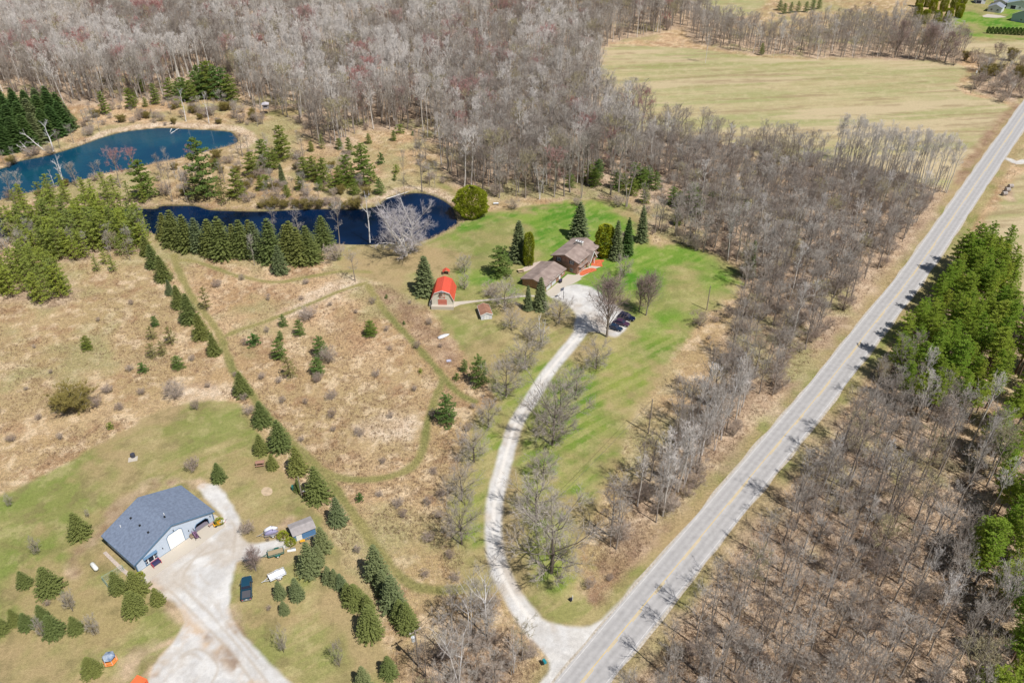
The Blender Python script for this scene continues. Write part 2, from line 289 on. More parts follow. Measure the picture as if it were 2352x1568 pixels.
# ------------------------------------------------------------------ ground
def ground_material():
    m = bpy.data.materials.new('ground_cover'); m.use_nodes = True; n = m.node_tree.nodes; l = m.node_tree.links
    b = n['Principled BSDF']; b.inputs['Roughness'].default_value = .95; b.inputs['Specular IOR Level'].default_value = .1
    tc = n.new('ShaderNodeTexCoord'); at = n.new('ShaderNodeAttribute'); at.attribute_name = 'tint'
    gr = n.new('ShaderNodeAttribute'); gr.attribute_name = 'grain'
    def noise(scale, detail, rough):
        nz = n.new('ShaderNodeTexNoise'); nz.inputs['Scale'].default_value = scale; nz.inputs['Detail'].default_value = detail; nz.inputs['Roughness'].default_value = rough
        l.new(tc.outputs['Object'], nz.inputs['Vector']); return nz.outputs[0]
    f1, f2 = noise(1.5, 6, .8), noise(5.5, 3, .7)
    ad = n.new('ShaderNodeMath'); ad.operation = 'ADD'; l.new(f1, ad.inputs[0]); l.new(f2, ad.inputs[1])
    mr = n.new('ShaderNodeMapRange'); mr.inputs[1].default_value = .75; mr.inputs[2].default_value = 1.25; mr.inputs[3].default_value = -1; mr.inputs[4].default_value = 1; mr.clamp = True; l.new(ad.outputs[0], mr.inputs[0])
    mu = n.new('ShaderNodeMath'); mu.operation = 'MULTIPLY_ADD'; l.new(mr.outputs[0], mu.inputs[0]); l.new(gr.outputs['Fac'], mu.inputs[1]); mu.inputs[2].default_value = 1.0
    hv = n.new('ShaderNodeHueSaturation'); l.new(mu.outputs[0], hv.inputs['Value']); l.new(at.outputs['Color'], hv.inputs['Color']); l.new(hv.outputs[0], b.inputs['Base Color'])
    bp = n.new('ShaderNodeBump'); bp.inputs['Distance'].default_value = .22; l.new(gr.outputs['Fac'], bp.inputs['Strength']); l.new(ad.outputs[0], bp.inputs['Height']); l.new(bp.outputs[0], b.inputs['Normal'])
    return m
def nz2(X, Y, s, sd, lo=0.0, hi=1.0):
    """smooth mask 0..1 from noise of size s metres"""
    v = vnoise(X, Y, s, sd)*.45+vnoise(X, Y, s/2.13, sd+31)*.27+vnoise(X, Y, s/4.4, sd+57)*.17+vnoise(X, Y, s/9.1, sd+83)*.11
    return np.clip((v-lo)/(hi-lo), 0, 1)
def tint(X, Y, W):
    """the ground's own colour: what grows or lies there"""
    n = len(X); C = lambda *c: np.tile(np.array(c, float), (n, 1)); mx = lambda a, b_, f: a+(b_-a)*f[:, None]
    rx = X*math.cos(.14)+Y*math.sin(.14); ry = -X*math.sin(.14)+Y*math.cos(.14); dx_ = X*math.cos(.66)+Y*math.sin(.66); dy_ = -X*math.sin(.66)+Y*math.cos(.66)
    fine = nz2(X, Y, 2.6, 1, .3, .7); fin2 = nz2(X, Y, 1.3, 2, .3, .7); med = nz2(X, Y, 13, 3, .34, .66); big = nz2(X, Y, 60, 4, .4, .62); blot = nz2(X, Y, 5, 5, .55, .72)
    tan = mx(C(.42, .275, .145), C(.55, .385, .23), med); tan = mx(tan, C(.38, .29, .145), big*.8); tan = mx(tan, C(.31, .185, .105), blot*.65); tan = mx(tan, C(.70, .55, .37), np.clip(fine*1.6-.9, 0, 1)*.8); tan = mx(tan, C(.25, .165, .095), np.clip(.45-fin2, 0, 1)*1.1)
    tan = mx(tan, C(.30, .29, .13), nz2(X, Y, 34, 6, .54, .66)*.6)
    st1 = nz2(rx/14, ry, 5, 7, .38, .62); st2 = nz2(rx/12, ry, 1.7, 8, .45, .75)
    fld = mx(C(.44, .37, .205), C(.33, .32, .145), st1); fld = mx(fld, C(.33, .25, .13), st2*.45); fld = mx(fld, C(.27, .275, .10), nz2(rx/2.2, ry, 22, 9, .6, .78)*.6); fld = mx(fld, C(.56, .46, .29), np.clip(fine*1.4-.8, 0, 1)*.5); fld = mx(fld, C(.50, .40, .25), nz2(rx/9, ry, 12, 52, .5, .6)*.8); fld = mx(fld, C(.27, .20, .11), nz2(rx/10, ry, 3.2, 53, .58, .72)*.6)
    fst = mx(C(.47, .345, .235), C(.36, .26, .175), med); fst = mx(fst, C(.26, .18, .12), nz2(X, Y, 4, 10, .5, .7)*.6); fst = mx(fst, C(.60, .47, .335), np.clip(fine*1.4-.7, 0, 1)*.8); fst = mx(fst, C(.27, .275, .10), nz2(X, Y, 18, 11, .56, .7)*.6)
    st3 = nz2(dx_/6, dy_, 2.2, 12, .42, .64)
    lawn = mx(C(.245, .225, .085), C(.365, .30, .14), med); lawn = mx(lawn, C(.18, .215, .05), st3*.55); lawn = mx(lawn, C(.165, .225, .045), nz2(X, Y, 30, 13, .5, .66)*.65); lawn = mx(lawn, C(.47, .39, .20), np.clip(fine*1.4-.75, 0, 1)*.6); lawn = mx(lawn, C(.36, .26, .135), nz2(X, Y, 9, 14, .48, .66)*.65); lawn = mx(lawn, C(.37, .275, .145), nz2(X, Y, 22, 51, .46, .60)*.8); lawn = mx(lawn, C(.20, .165, .075), nz2(X, Y, 3.2, 54, .54, .7)*.55)
    lush = mx(C(.075, .195, .018), C(.15, .245, .035), med); lush = mx(lush, C(.28, .32, .08), st3*.5); lush = mx(lush, C(.42, .39, .16), np.clip(fine*1.4-.85, 0, 1)*.6)
    stp = np.where(np.sin(dy_*2*np.pi/3.4+vnoise(X, Y, 20, 40)*2) > 0, 1.0, 0.0)*.5
    mown = mx(C(.12, .205, .03), C(.23, .265, .06), med); mown = mx(mown, C(.34, .32, .12), stp); mown = mx(mown, C(.42, .36, .17), np.clip(fine*1.4-.8, 0, 1)*.6)
    path = mx(C(.185, .185, .06), C(.27, .235, .09), med); path = mx(path, C(.38, .30, .15), fine*.25)
    reed = mx(C(.55, .42, .29), C(.72, .60, .46), fine); brn = mx(C(.24, .15, .095), C(.38, .26, .17), fine)
    dirt = mx(C(.25, .165, .105), C(.42, .31, .21), fine); dirt = mx(dirt, C(.58, .43, .29), nz2(X, Y, 7, 15, .5, .62)*.8)
    sw = nz2(X+6*vnoise(X, Y, 7, 20), Y+6*vnoise(X, Y, 7, 21), 2.2, 16, .48, .58)
    grv = mx(C(.53, .515, .49), C(.60, .585, .56), med); grv = mx(grv, C(.68, .66, .62), sw*.6); grv = mx(grv, C(.36, .32, .27), fin2*.35); grv = mx(grv, C(.44, .36, .27), nz2(X, Y, 8, 17, .55, .7)*.5); grv = mx(grv, C(.70, .66, .60), W['track']*.8); grv = mx(grv, C(.43, .37, .30), W['rut']*nz2(X, Y, 6, 45, .3, .55)*.75)
    e = .6+.4*nz2(X, Y, 4, 18, .3, .7)
    c = mx(tan, fld, W['field']); c = mx(c, lawn, W['verge']*(.5+.5*e)); c = mx(c, brn, W['brown']*e); c = mx(c, reed, W['reed']*e); c = mx(c, fst, W['forest']); c = mx(c, lawn, W['lawn'])
    c = mx(c, mown, W['mown']*np.clip(.22+1.1*nz2(X, Y, 16, 41, .36, .56), 0, 1)); c = mx(c, lush, W['lush']*np.clip(.25+1.1*nz2(X, Y, 26, 19, .34, .54), 0, 1)); c = mx(c, path, W['path']); c = mx(c, dirt, W['dirt']*e); c = mx(c, grv, W['gravel']); c = mx(c, dirt, W['dirt']*W['gravel']*nz2(X, Y, 4, 22, .35, .6)*.85)
    c = mx(c, C(.10, .085, .04), ss((W['pond']+.8)/.9))
    grain = .62-.46*W['gravel']-.30*np.maximum(W['lawn'], W['lush'])-.32*W['field']
    return c, np.clip(grain, .10, .65)
GM = ground_material()
def lin(a, b_, s): return list(np.arange(a, b_, s))
xs = np.array(lin(-2400, -120, 40)+lin(-120, 2480, 3.2)+lin(2480, 4800, 40))
ys = np.array([-450, -420, -390, -350]+lin(-310, -60, 12)+lin(-60, 0, 5)+lin(0, 400, 2.2)+lin(400, 900, 2.8)+lin(900, 1620, 3.2)+lin(1620, 2700, 30))
gx, gy = np.meshgrid(xs, ys); GX, GY = Garr(gx, gy); nr, nc = GX.shape
WZ = zones(GX.ravel(), GY.ravel())
gz = (fbm(GX.ravel(), GY.ravel(), 60, 5)*.5)*0
pd = WZ['pond']; gz = gz - 1.3*ss((pd+.9)/3.0)
V = np.stack([GX.ravel(), GY.ravel(), gz], 1)
TINT, GRAIN = tint(GX.ravel(), GY.ravel(), WZ)
ii = np.arange(nr*nc).reshape(nr, nc)
F = np.stack([ii[1:, :-1].ravel(), ii[1:, 1:].ravel(), ii[:-1, 1:].ravel(), ii[:-1, :-1].ravel()], 1)
def fmean(k): return WZ[k][F].mean(1)
zid = np.zeros(len(F), int); zid[fmean('field') > .5] = 3; zid[fmean('forest') > .5] = 4; zid[fmean('lawn') > .5] = 1; zid[fmean('path') > .5] = 2; zid[fmean('gravel') > .5] = 5
def submesh(name, sel, kind='structure'):
    f = F[sel]; u, inv = np.unique(f, return_inverse=True); me = tri_mesh(name, V[u], inv.reshape(f.shape), GM)
    me.polygons.foreach_set('use_smooth', np.ones(len(f), bool))
    a = me.attributes.new('grain', 'FLOAT', 'POINT'); a.data.foreach_set('value', GRAIN[u].astype(np.float32))
    a = me.attributes.new('tint', 'FLOAT_COLOR', 'POINT'); a.data.foreach_set('color', np.concatenate([TINT[u], np.ones((len(u), 1))], 1).astype(np.float32).ravel())
    o = bpy.data.objects.new(name, me); COL.objects.link(o); return tag(o, kind=kind)
for nm, zi in (('ground', 0), ('lawn', 1), ('mown_path', 2), ('hay_field', 3), ('forest_floor', 4), ('gravel_driveway', 5)): submesh(nm, zid == zi)

# ------------------------------------------------------------------ flat sheets: water, road, paint, concrete
def sheet(name, pts, z, m, kind='structure', label=None, cat=None, parent=None, thick=0.0):
    P = [Vector((p[0], p[1], 0)) for p in pts]
    if thick:
        mb = MB(); tri = tessellate_polygon([P]); n_ = len(P)
        area = sum(P[i].x*P[(i+1) % n_].y-P[(i+1) % n_].x*P[i].y for i in range(n_))
        mb.add([(p.x, p.y, z) for p in P]+[(p.x, p.y, z-thick) for p in P], [tuple(t) for t in tri]+[(i, (i+1) % n_, n_+(i+1) % n_, n_+i) for i in range(n_)])
        o = mb.build(name, m, parent)
    else:
        mb = MB(); mb.add([(p.x, p.y, z) for p in P], [tuple(t) for t in tessellate_polygon([P])]); o = mb.build(name, m, parent)
    import bmesh
    bm = bmesh.new(); bm.from_mesh(o.data); bmesh.ops.recalc_face_normals(bm, faces=bm.faces[:])
    if not thick:
        for f in bm.faces:
            if f.normal.z < 0: f.normal_flip()
    bm.to_mesh(o.data); bm.free()
    if label: tag(o, label, cat)
    elif not parent: tag(o, kind=kind)
    return o
def water_mat(name, deep, shal, rip=.05):
    m = bpy.data.materials.new(name); m.use_nodes = True; n = m.node_tree.nodes; l = m.node_tree.links; b = n['Principled BSDF']
    b.inputs['Roughness'].default_value = .06; b.inputs['IOR'].default_value = 1.33
    tc = n.new('ShaderNodeTexCoord'); nz = n.new('ShaderNodeTexNoise'); nz.inputs['Scale'].default_value = .05; nz.inputs['Detail'].default_value = 3; l.new(tc.outputs['Object'], nz.inputs['Vector'])
    mr = n.new('ShaderNodeMapRange'); mr.inputs[1].default_value = .4; mr.inputs[2].default_value = .6; l.new(nz.outputs[0], mr.inputs[0])
    mx = n.new('ShaderNodeMix'); mx.data_type = 'RGBA'; l.new(mr.outputs[0], mx.inputs[0]); mx.inputs[6].default_value = (*deep, 1); mx.inputs[7].default_value = (*shal, 1); l.new(mx.outputs[2], b.inputs['Base Color'])
    n2 = n.new('ShaderNodeTexNoise'); n2.inputs['Scale'].default_value = 1.6; n2.inputs['Detail'].default_value = 4; l.new(tc.outputs['Object'], n2.inputs['Vector'])
    bp = n.new('ShaderNodeBump'); bp.inputs['Strength'].default_value = rip; bp.inputs['Distance'].default_value = .1; l.new(n2.outputs[0], bp.inputs['Height']); l.new(bp.outputs[0], b.inputs['Normal'])
    return m
def grow(P, d):
    P = np.asarray(P); T = np.roll(P, -1, 0)-np.roll(P, 1, 0); N = np.stack([T[:, 1], -T[:, 0]], 1); N /= np.linalg.norm(N, axis=1, keepdims=True)+1e-9
    A = np.sum(P[:, 0]*np.roll(P[:, 1], -1)-np.roll(P[:, 0], -1)*P[:, 1]); return P+N*d*(1 if A > 0 else -1)
sheet('water', grow(POND1, 1.0), -.42, water_mat('pond_water_blue', (.004, .046, .092), (.008, .066, .105), .12))
sheet('water', grow(POND2, 1.0), -.42, water_mat('pond_water_dark', (.001, .006, .020), (.002, .014, .048), .03))

def offset_line(P, d):
    P = np.asarray(P); T = np.gradient(P, axis=0); T /= np.linalg.norm(T, axis=1, keepdims=True); return P+np.stack([-T[:, 1], T[:, 0]], 1)*d
def strip(name, P, a, b_, z, m, kind='structure', parent=None, cross=1):
    L = offset_line(P, a); Rr = offset_line(P, b_); k = len(L)
    mb = MB(); mb.add([(p[0], p[1], z) for p in Rr]+[(p[0], p[1], z) for p in L], [(i, i+1, k+i+1, k+i) for i in range(k-1)])
    o = mb.build(name, m, parent)
    if o.data.polygons[0].normal.z < 0: o.data.flip_normals()
    if not parent: tag(o, kind=kind)
    return o
ROAD = smooth_line(ROAD_C, 4)
def road_mat():
    m = bpy.data.materials.new('worn_asphalt'); m.use_nodes = True; n = m.node_tree.nodes; l = m.node_tree.links; b = n['Principled BSDF']; b.inputs['Roughness'].default_value = .9
    b.inputs['Specular IOR Level'].default_value = .15
    at = n.new('ShaderNodeAttribute'); at.attribute_name = 'across'
    tc = n.new('ShaderNodeTexCoord')
    cr = n.new('ShaderNodeValToRGB'); l.new(at.outputs['Fac'], cr.inputs[0]); e = cr.color_ramp.elements
    stops = [(0, .52), (.10, .50), (.18, .42), (.27, .48), (.36, .42), (.46, .51), (.5, .52), (.54, .51), (.64, .42), (.73, .48), (.82, .42), (.9, .50), (1, .52)]
    e[0].position = 0; e[1].position = 1; e[0].color = (.52, .50, .48, 1); e[1].color = (.52, .50, .48, 1)
    for p, v in stops[1:-1]: q = e.new(p); q.color = (v, v*.965, v*.935, 1)
    nz = n.new('ShaderNodeTexNoise'); nz.inputs['Scale'].default_value = .8; nz.inputs['Detail'].default_value = 8; nz.inputs['Roughness'].default_value = .7; l.new(tc.outputs['Object'], nz.inputs['Vector'])
    mr = n.new('ShaderNodeMapRange'); mr.inputs[1].default_value = .3; mr.inputs[2].default_value = .7; mr.inputs[3].default_value = .74; mr.inputs[4].default_value = .98; l.new(nz.outputs[0], mr.inputs[0])
    hv = n.new('ShaderNodeHueSaturation'); l.new(mr.outputs[0], hv.inputs['Value']); l.new(cr.outputs[0], hv.inputs['Color']); l.new(hv.outputs[0], b.inputs['Base Color'])
    return m
RW = 3.55
def ribbon_across(name, P, hw, z, m, n_=9):
    k = len(P); vs, fs, ac = [], [], []
    for j in range(n_):
        Q = offset_line(P, hw-2*hw*j/(n_-1)); vs += [(p[0], p[1], z) for p in Q]; ac += [j/(n_-1)]*k
    for j in range(n_-1):
        for i in range(k-1): fs.append((j*k+i, (j+1)*k+i, (j+1)*k+i+1, j*k+i+1))
    mb = MB(); mb.add(vs, fs); o = mb.build(name, m); a = o.data.attributes.new('across', 'FLOAT', 'POINT'); a.data.foreach_set('value', ac)
    if o.data.polygons[0].normal.z < 0: o.data.flip_normals()
    return tag(o, kind='structure')
ribbon_across('road', ROAD, RW, .028, road_mat(), 25)
shm = mat('road_shoulder_gravel', (.40, .35, .28), .95, vary=.2, scale=2.5, col2=(.50, .45, .38), bump=.4)
for s_ in (1, -1):     # ragged gravel shoulders
    L = offset_line(ROAD, s_*(RW-.15)); wv = np.array([.15+.7*(vnoise(np.array([p[0]]), np.array([p[1]]), 6, 3)[0]) for p in L])
    T = np.gradient(ROAD, axis=0); T /= np.linalg.norm(T, axis=1, keepdims=True); N = np.stack([-T[:, 1], T[:, 0]], 1)*s_
    O_ = L+N*wv[:, None]; k = len(L); mb = MB(); mb.add([(p[0], p[1], .016) for p in L]+[(p[0], p[1], .006) for p in O_], [(i, i+1, k+i+1, k+i) for i in range(k-1)])
    o = mb.build('road_shoulder', shm); tag(o, kind='structure')
    if o.data.polygons[0].normal.z < 0: o.data.flip_normals()
ym = mat('yellow_road_paint', (.64, .46, .15), .8, vary=.12, scale=1.2); wm = mat('white_road_paint', (.66, .64, .61), .8, vary=.2, scale=1.2)
mbk = MB(); k = len(ROAD)
def addline(mb, a, b_, i0=0, i1=None):
    A, B = offset_line(ROAD, a)[i0:i1], offset_line(ROAD, b_)[i0:i1]; q = len(A)
    mb.add([(p[0], p[1], .034) for p in B]+[(p[0], p[1], .034) for p in A], [(i, i+1, q+i+1, q+i) for i in range(q-1)])
addline(mbk, .21, .08)
seg = 6
for i0 in range(0, k-seg, seg*2): addline(mbk, -.08, -.19, i0, i0+seg)
o = mbk.build('road_marking', ym); tag(o, kind='structure')
if o.data.polygons[0].normal.z < 0: o.data.flip_normals()
mbk = MB(); addline(mbk, RW-.36, RW-.43); addline(mbk, -RW+.43, -RW+.36); o = mbk.build('road_marking', wm); tag(o, kind='structure')
if o.data.polygons[0].normal.z < 0: o.data.flip_normals()
conc = mat('concrete', (.54, .48, .40), .9, vary=.1, scale=.8, col2=(.47, .42, .34), bump=.15)

# ------------------------------------------------------------------ buildings
shing_brown = mat('brown_shingles', (.27, .205, .175), .9, vary=.14, scale=.5, col2=(.32, .25, .215), bump=.4, bscale=5)
shing_blue = mat('slate_blue_shingles', (.165, .20, .27), .85, vary=.10, scale=2.0, col2=(.185, .225, .30), bump=.35, bscale=6)
brick = None
def brick_mat(name, c1, c2, mort, sc_=4.5):
    m = bpy.data.materials.new(name); m.use_nodes = True; n = m.node_tree.nodes; l = m.node_tree.links; b = n['Principled BSDF']; b.inputs['Roughness'].default_value = .9
    tc = n.new('ShaderNodeTexCoord'); mp = n.new('ShaderNodeMapping'); mp.inputs['Rotation'].default_value = (R(90), 0, 0)
    sx = n.new('ShaderNodeSeparateXYZ'); cx = n.new('ShaderNodeCombineXYZ'); ad = n.new('ShaderNodeMath'); ad.operation = 'ADD'
    l.new(tc.outputs['Object'], sx.inputs[0]); l.new(sx.outputs[0], ad.inputs[0]); l.new(sx.outputs[1], ad.inputs[1]); l.new(ad.outputs[0], cx.inputs[0]); l.new(sx.outputs[2], cx.inputs[1])
    bt = n.new('ShaderNodeTexBrick'); bt.inputs['Scale'].default_value = sc_; bt.inputs['Color1'].default_value = (*c1, 1); bt.inputs['Color2'].default_value = (*c2, 1); bt.inputs['Mortar'].default_value = (*mort, 1); bt.inputs['Mortar Size'].default_value = .015
    l.new(cx.outputs[0], bt.inputs['Vector'])
    nz = n.new('ShaderNodeTexNoise'); nz.inputs['Scale'].default_value = 1.5; nz.inputs['Detail'].default_value = 4; l.new(tc.outputs['Object'], nz.inputs['Vector'])
    hv = n.new('ShaderNodeHueSaturation'); mr = n.new('ShaderNodeMapRange'); mr.inputs[1].default_value = .3; mr.inputs[2].default_value = .7; mr.inputs[3].default_value = .75; mr.inputs[4].default_value = 1.25
    l.new(nz.outputs[0], mr.inputs[0]); l.new(mr.outputs[0], hv.inputs['Value']); l.new(bt.outputs[0], hv.inputs['Color']); l.new(hv.outputs[0], b.inputs['Base Color']); return m
brick = brick_mat('red_brown_brick', (.40, .20, .12), (.30, .14, .09), (.42, .34, .28))
white = mat('white_paint', (.78, .78, .76), .6, vary=.05); offw = mat('off_white_boards', (.62, .58, .48), .8, vary=.1, scale=3, stretch=(4, 4, .4))
glass = mat('dark_window_glass', (.03, .035, .06), .12, spec=.6); dark = mat('dark_interior', (.03, .03, .045), .9)
bluew = mat('pale_blue_siding', (.50, .57, .66), .7, vary=.05, scale=2); trimb = mat('blue_trim', (.10, .19, .30), .6); redp = mat('red_painted_boards', (.50, .09, .05), .7, vary=.1)
graym = mat('grey_trim', (.22, .21, .21), .7); brown_trim = mat('brown_trim', (.20, .15, .12), .7); redroof = mat('red_metal_roof', (.66, .10, .055), .45, vary=.08, scale=.8, stretch=(6, .3, 1), spec=.5)
woodb = mat('weathered_wood', (.30, .23, .16), .9, vary=.2, scale=3); shutter_m = mat('dark_shutter', (.10, .10, .13), .7)
metalg = mat('galvanised_metal', (.45, .46, .47), .4, .6, vary=.1); blackm = mat('black_rubber', (.02, .02, .02), .8)

def bframe(b): return dict(loc=(b[0], b[1], 0), rz=b[2], W=b[3], L=b[4], he=b[5], hr=b[6])
def roofline(B, x): return B['he']+(B['hr']-B['he'])*(1-abs(x-B['W']/2)/(B['W']/2))
def gable_roof(root, B, o_, m, tm, th=.14, name='roof', ridge=True):
    W, L, he, hr = B['W'], B['L'], B['he'], B['hr']; s = (hr-he)/(W/2); ze = he-o_*s
    mb = MB(); up = .02
    for sg in (0, 1):
        xe, xr = (-o_, W/2) if sg == 0 else (W+o_, W/2)
        mb.extr([(xe, -o_, ze+up), (xr, -o_, hr+up), (xr, -o_, hr+th+up), (xe, -o_, ze+th+up)], (0, L+2*o_, 0))
    r = mb.build(name, m, root)
    if ridge:
        mb = MB(); mb.extr([(W/2-.14, -o_-.005, hr+th+up-.14*s+.012), (W/2, -o_-.005, hr+th+up+.03), (W/2+.14, -o_-.005, hr+th+up-.14*s+.012)], (0, L+2*o_+.01, 0)); mb.build('ridge_cap', m, r)
    mb = MB()
    for y in (-o_-.04, L+o_+.003):
        for sg in (0, 1):
            xe, xr = (-o_, W/2) if sg == 0 else (W+o_, W/2)
            mb.extr([(xe, y, ze-.10), (xr, y, hr-.10), (xr, y, hr+th+.035), (xe, y, ze+th+.035)], (0, .037, 0))
    for x in (-o_-.045, W+o_+.003): mb.box((x+.02, L/2, ze+.03), (.04, L+2*o_+.1, .24))
    mb.build('fascia', tm, r); return r
def gable_walls(root, B, m, name='wall'):
    W, L, he, hr = B['W'], B['L'], B['he'], B['hr']
    mb = MB(); mb.extr([(0, 0, -.2), (W, 0, -.2), (W, 0, he), (W/2, 0, hr), (0, 0, he)], (0, L, 0)); return mb.build(name, m, root)
def opening(root, B, face, u, z, w_, h_, kind='window', fm=None, pm=None, frame=.09, mull=True, label=None, shutters=None):
    """a framed window or door on a wall; u = centre along the wall, z = bottom"""
    fm = fm or white; pm = pm or glass; mb = MB(); pb = MB()
    def bx(mbx, cu, cz, wu, wz, d0, d1):
        dc, dd = (d0+d1)/2, d1-d0
        if face == 'F': mbx.box((cu, -dc, cz), (wu, dd, wz))
        elif face == 'B': mbx.box((cu, B['L']+dc, cz), (wu, dd, wz))
        elif face == 'R': mbx.box((B['W']+dc, cu, cz), (dd, wu, wz))
        else: mbx.box((-dc, cu, cz), (dd, wu, wz))
    bx(mb, u, z+frame/2, w_, frame, .003, .06); bx(mb, u, z+h_-frame/2, w_, frame, .003, .06)
    for s in (-1, 1): bx(mb, u+s*(w_-frame)/2, z+h_/2, frame, h_-2*frame, .003, .06)
    if mull:
        bx(mb, u, z+h_/2, .06, h_-2*frame, .012, .05)
        if h_ > .7:
            for s in (-1, 1): bx(mb, u+s*w_*.25, z+h_/2, w_/2-frame-.04, .05, .012, .045)
    f = mb.build(kind, fm, root, label)
    bx(pb, u, z+h_/2, w_-2*frame, h_-2*frame, .003, .02); pb.build('pane' if kind == 'window' else 'panel', pm, f)
    if shutters:
        for s in (-1, 1):
            sb = MB(); bx(sb, u+s*(w_/2+.2), z+h_/2, .32, h_, .003, .045); sb.build('shutter', shutters, f)
    return f

# --- pale blue pole barn
B = bframe([-69.686, 98.646, .905, 16.394, 10.67, 2.608, 5.833])
barn = thing('pole_barn', 'large pale blue pole barn with slate blue shingle roof and white overhead door', 'pole barn', B['loc'], B['rz'])
W_, L_, he_, hr_ = B['W'], B['L'], B['he'], B['hr']; oa, ob = 12.35, 15.3; zo = 1.95; rl = lambda x: roofline(B, x)
mb = MB()
mb.extr([(0, 0, 0), (oa, 0, 0), (oa, 0, rl(oa)), (W_/2, 0, hr_), (0, 0, he_)], (0, .15, 0)); mb.extr([(oa, 0, zo), (ob, 0, zo), (ob, 0, rl(ob)), (oa, 0, rl(oa))], (0, .15, 0)); mb.extr([(ob, 0, 0), (W_, 0, 0), (W_, 0, he_), (ob, 0, rl(ob))], (0, .15, 0))
mb.extr([(oa, 0, zo-.5), (oa+.5, 0, zo), (oa, 0, zo)], (0, .15, 0)); mb.extr([(ob, 0, zo-.5), (ob, 0, zo), (ob-.5, 0, zo)], (0, .15, 0))
mb.extr([(0, L_-.15, 0), (W_, L_-.15, 0), (W_, L_-.15, he_), (W_/2, L_-.15, hr_), (0, L_-.15, he_)], (0, .15, 0))
mb.box((.075, L_/2, he_/2), (.15, L_-.31, he_)); mb.box((W_-.075, L_/2, he_/2), (.15, L_-.31, he_))
mb.build('wall', bluew, barn)
r = gable_roof(barn, B, .42, shing_blue, trimb)
s_ = (hr_-he_)/(W_/2)
for vx, vy in ((4.82, 8.5), (4.86, 5.4), (4.89, 2.55)):
    mb = MB(); mb.box((vx, vy, rl(vx)+.27), (.34, .34, .26)); mb.build('roof_vent', mat('black_vent', (.02, .02, .02), .6), r)
for vx, vy in ((2.7, 8.9), (8.9, 3.2)):
    mb = MB(); mb.tube((vx, vy, rl(vx)+.1), (vx, vy, rl(vx)+.62), .09); mb.build('vent_pipe', white, r)
mb = MB(); mb.box((8.55, 2.4, hr_+.2), (.3, .3, .3)); mb.build('chimney_cap', mat('black_vent', (0, 0, 0)), r)
def overhead_door(root, B, u, w_, h_, m, tm, chamf=.5):
    mb = MB(); x0, x1 = u-w_/2, u+w_/2
    mb.extr([(x0, -.03, .02), (x1, -.03, .02), (x1, -.03, h_-chamf), (x1-chamf, -.03, h_), (x0+chamf, -.03, h_), (x0, -.03, h_-chamf)], (0, .025, 0)); d = mb.build('overhead_door', m, root)
    mb = MB()
    for a, b_ in (((x0, .02), (x0, h_-chamf)), ((x0, h_-chamf), (x0+chamf, h_)), ((x0+chamf, h_), (x1-chamf, h_)), ((x1-chamf, h_), (x1, h_-chamf)), ((x1, h_-chamf), (x1, .02))):
        mb.tube((a[0], -.04, a[1]), (b_[0], -.04, b_[1]), .06, n=4)
    for k_ in range(1, 5): mb.box((u, -.034, h_*k_/5), (w_-.1, .006, .03), mi=1)
    mb.build('door_frame', [tm, mat('door_groove', (.55, .55, .55))], d)
overhead_door(barn, B, 8.3, 3.25, 3.75, mat('bright_white_door', (.86, .86, .84), .5), trimb)
mb = MB()
for a, b_ in (((oa, 0), (oa, zo-.5)), ((oa, zo-.5), (oa+.5, zo)), ((oa+.5, zo), (ob-.5, zo)), ((ob-.5, zo), (ob, zo-.5)), ((ob, zo-.5), (ob, 0))): mb.tube((a[0], -.03, a[1]), (b_[0], -.03, b_[1]), .07, n=4)
mb.build('doorway_trim', trimb, barn)
mb = MB(); mb.box((W_/2, L_/2, .03), (W_-.4, L_-.4, .06)); mb.build('floor', mat('barn_floor', (.20, .18, .22), .8), barn)
mb = MB(); mb.box((oa+1.2, 4, 1.0), (1.8, 3.6, 1.1)); mb.box((oa+1.2, 3.4, 1.75), (1.6, 1.8, .5), taper=.85); mb.build('workbench', mat('dark_blue_gloss', (.03, .04, .12), .3), barn, 'dark blue bulk standing inside the open doorway')
pw = opening(barn, B, 'F', 2.88, .18, 2.5, 1.95, fm=trimb, pm=white, frame=.2, mull=False, label='wide blue framed picture window'); 
for cx_, w2 in ((1.98, .36), (2.88, .95), (3.78, .36)):
    mb = MB(); mb.box((cx_, -.045, 1.15), (w2, .02, 1.15)); mb.build('pane', glass, pw)
for q_ in (1.98, 3.78): mb = MB(); mb.box((q_, -.06, 1.15), (.4, .02, .08)); mb.build('sash_bar', white, pw)
mb = MB(); mb.extr([(1.5, -.5, 2.15), (1.5, -.01, 2.4), (1.5, -.01, 2.2)], (2.76, 0, 0)); mb.build('window_hood', trimb, pw)
for lx, lz in ((5.45, 1.75), (8.33, 4.15), (11.02, 1.75), (15.83, 1.7)):
    mb = MB(); mb.box((lx, -.08, lz), (.16, .15, .26), taper=.7); mb.build('wall_lamp', blackm, barn)
mb = MB(); mb.box((W_/2, -.02, .06), (W_, .03, .12)); mb.build('base_trim', trimb, barn)
for cx_, cy_ in ((-.03, -.03), (W_+.03, -.03)): mb = MB(); mb.box((cx_, cy_, he_/2-.1), (.16, .16, he_-.2)); mb.build('corner_trim', trimb, barn)
def local(B, pts):
    c, s = math.cos(B['rz']), math.sin(B['rz']); return [(B['loc'][0]+c*x-s*y, B['loc'][1]+s*x+c*y) for x, y in pts]
sheet('concrete_apron', local(B, [(.2, -.01), (.2, -2.9), (11.4, -3.2), (16.9, -3.1), (17.6, -1.0), (17.4, 1.3), (16.5, 1.3), (16.5, -.01)]), .06, conc, thick=.1)
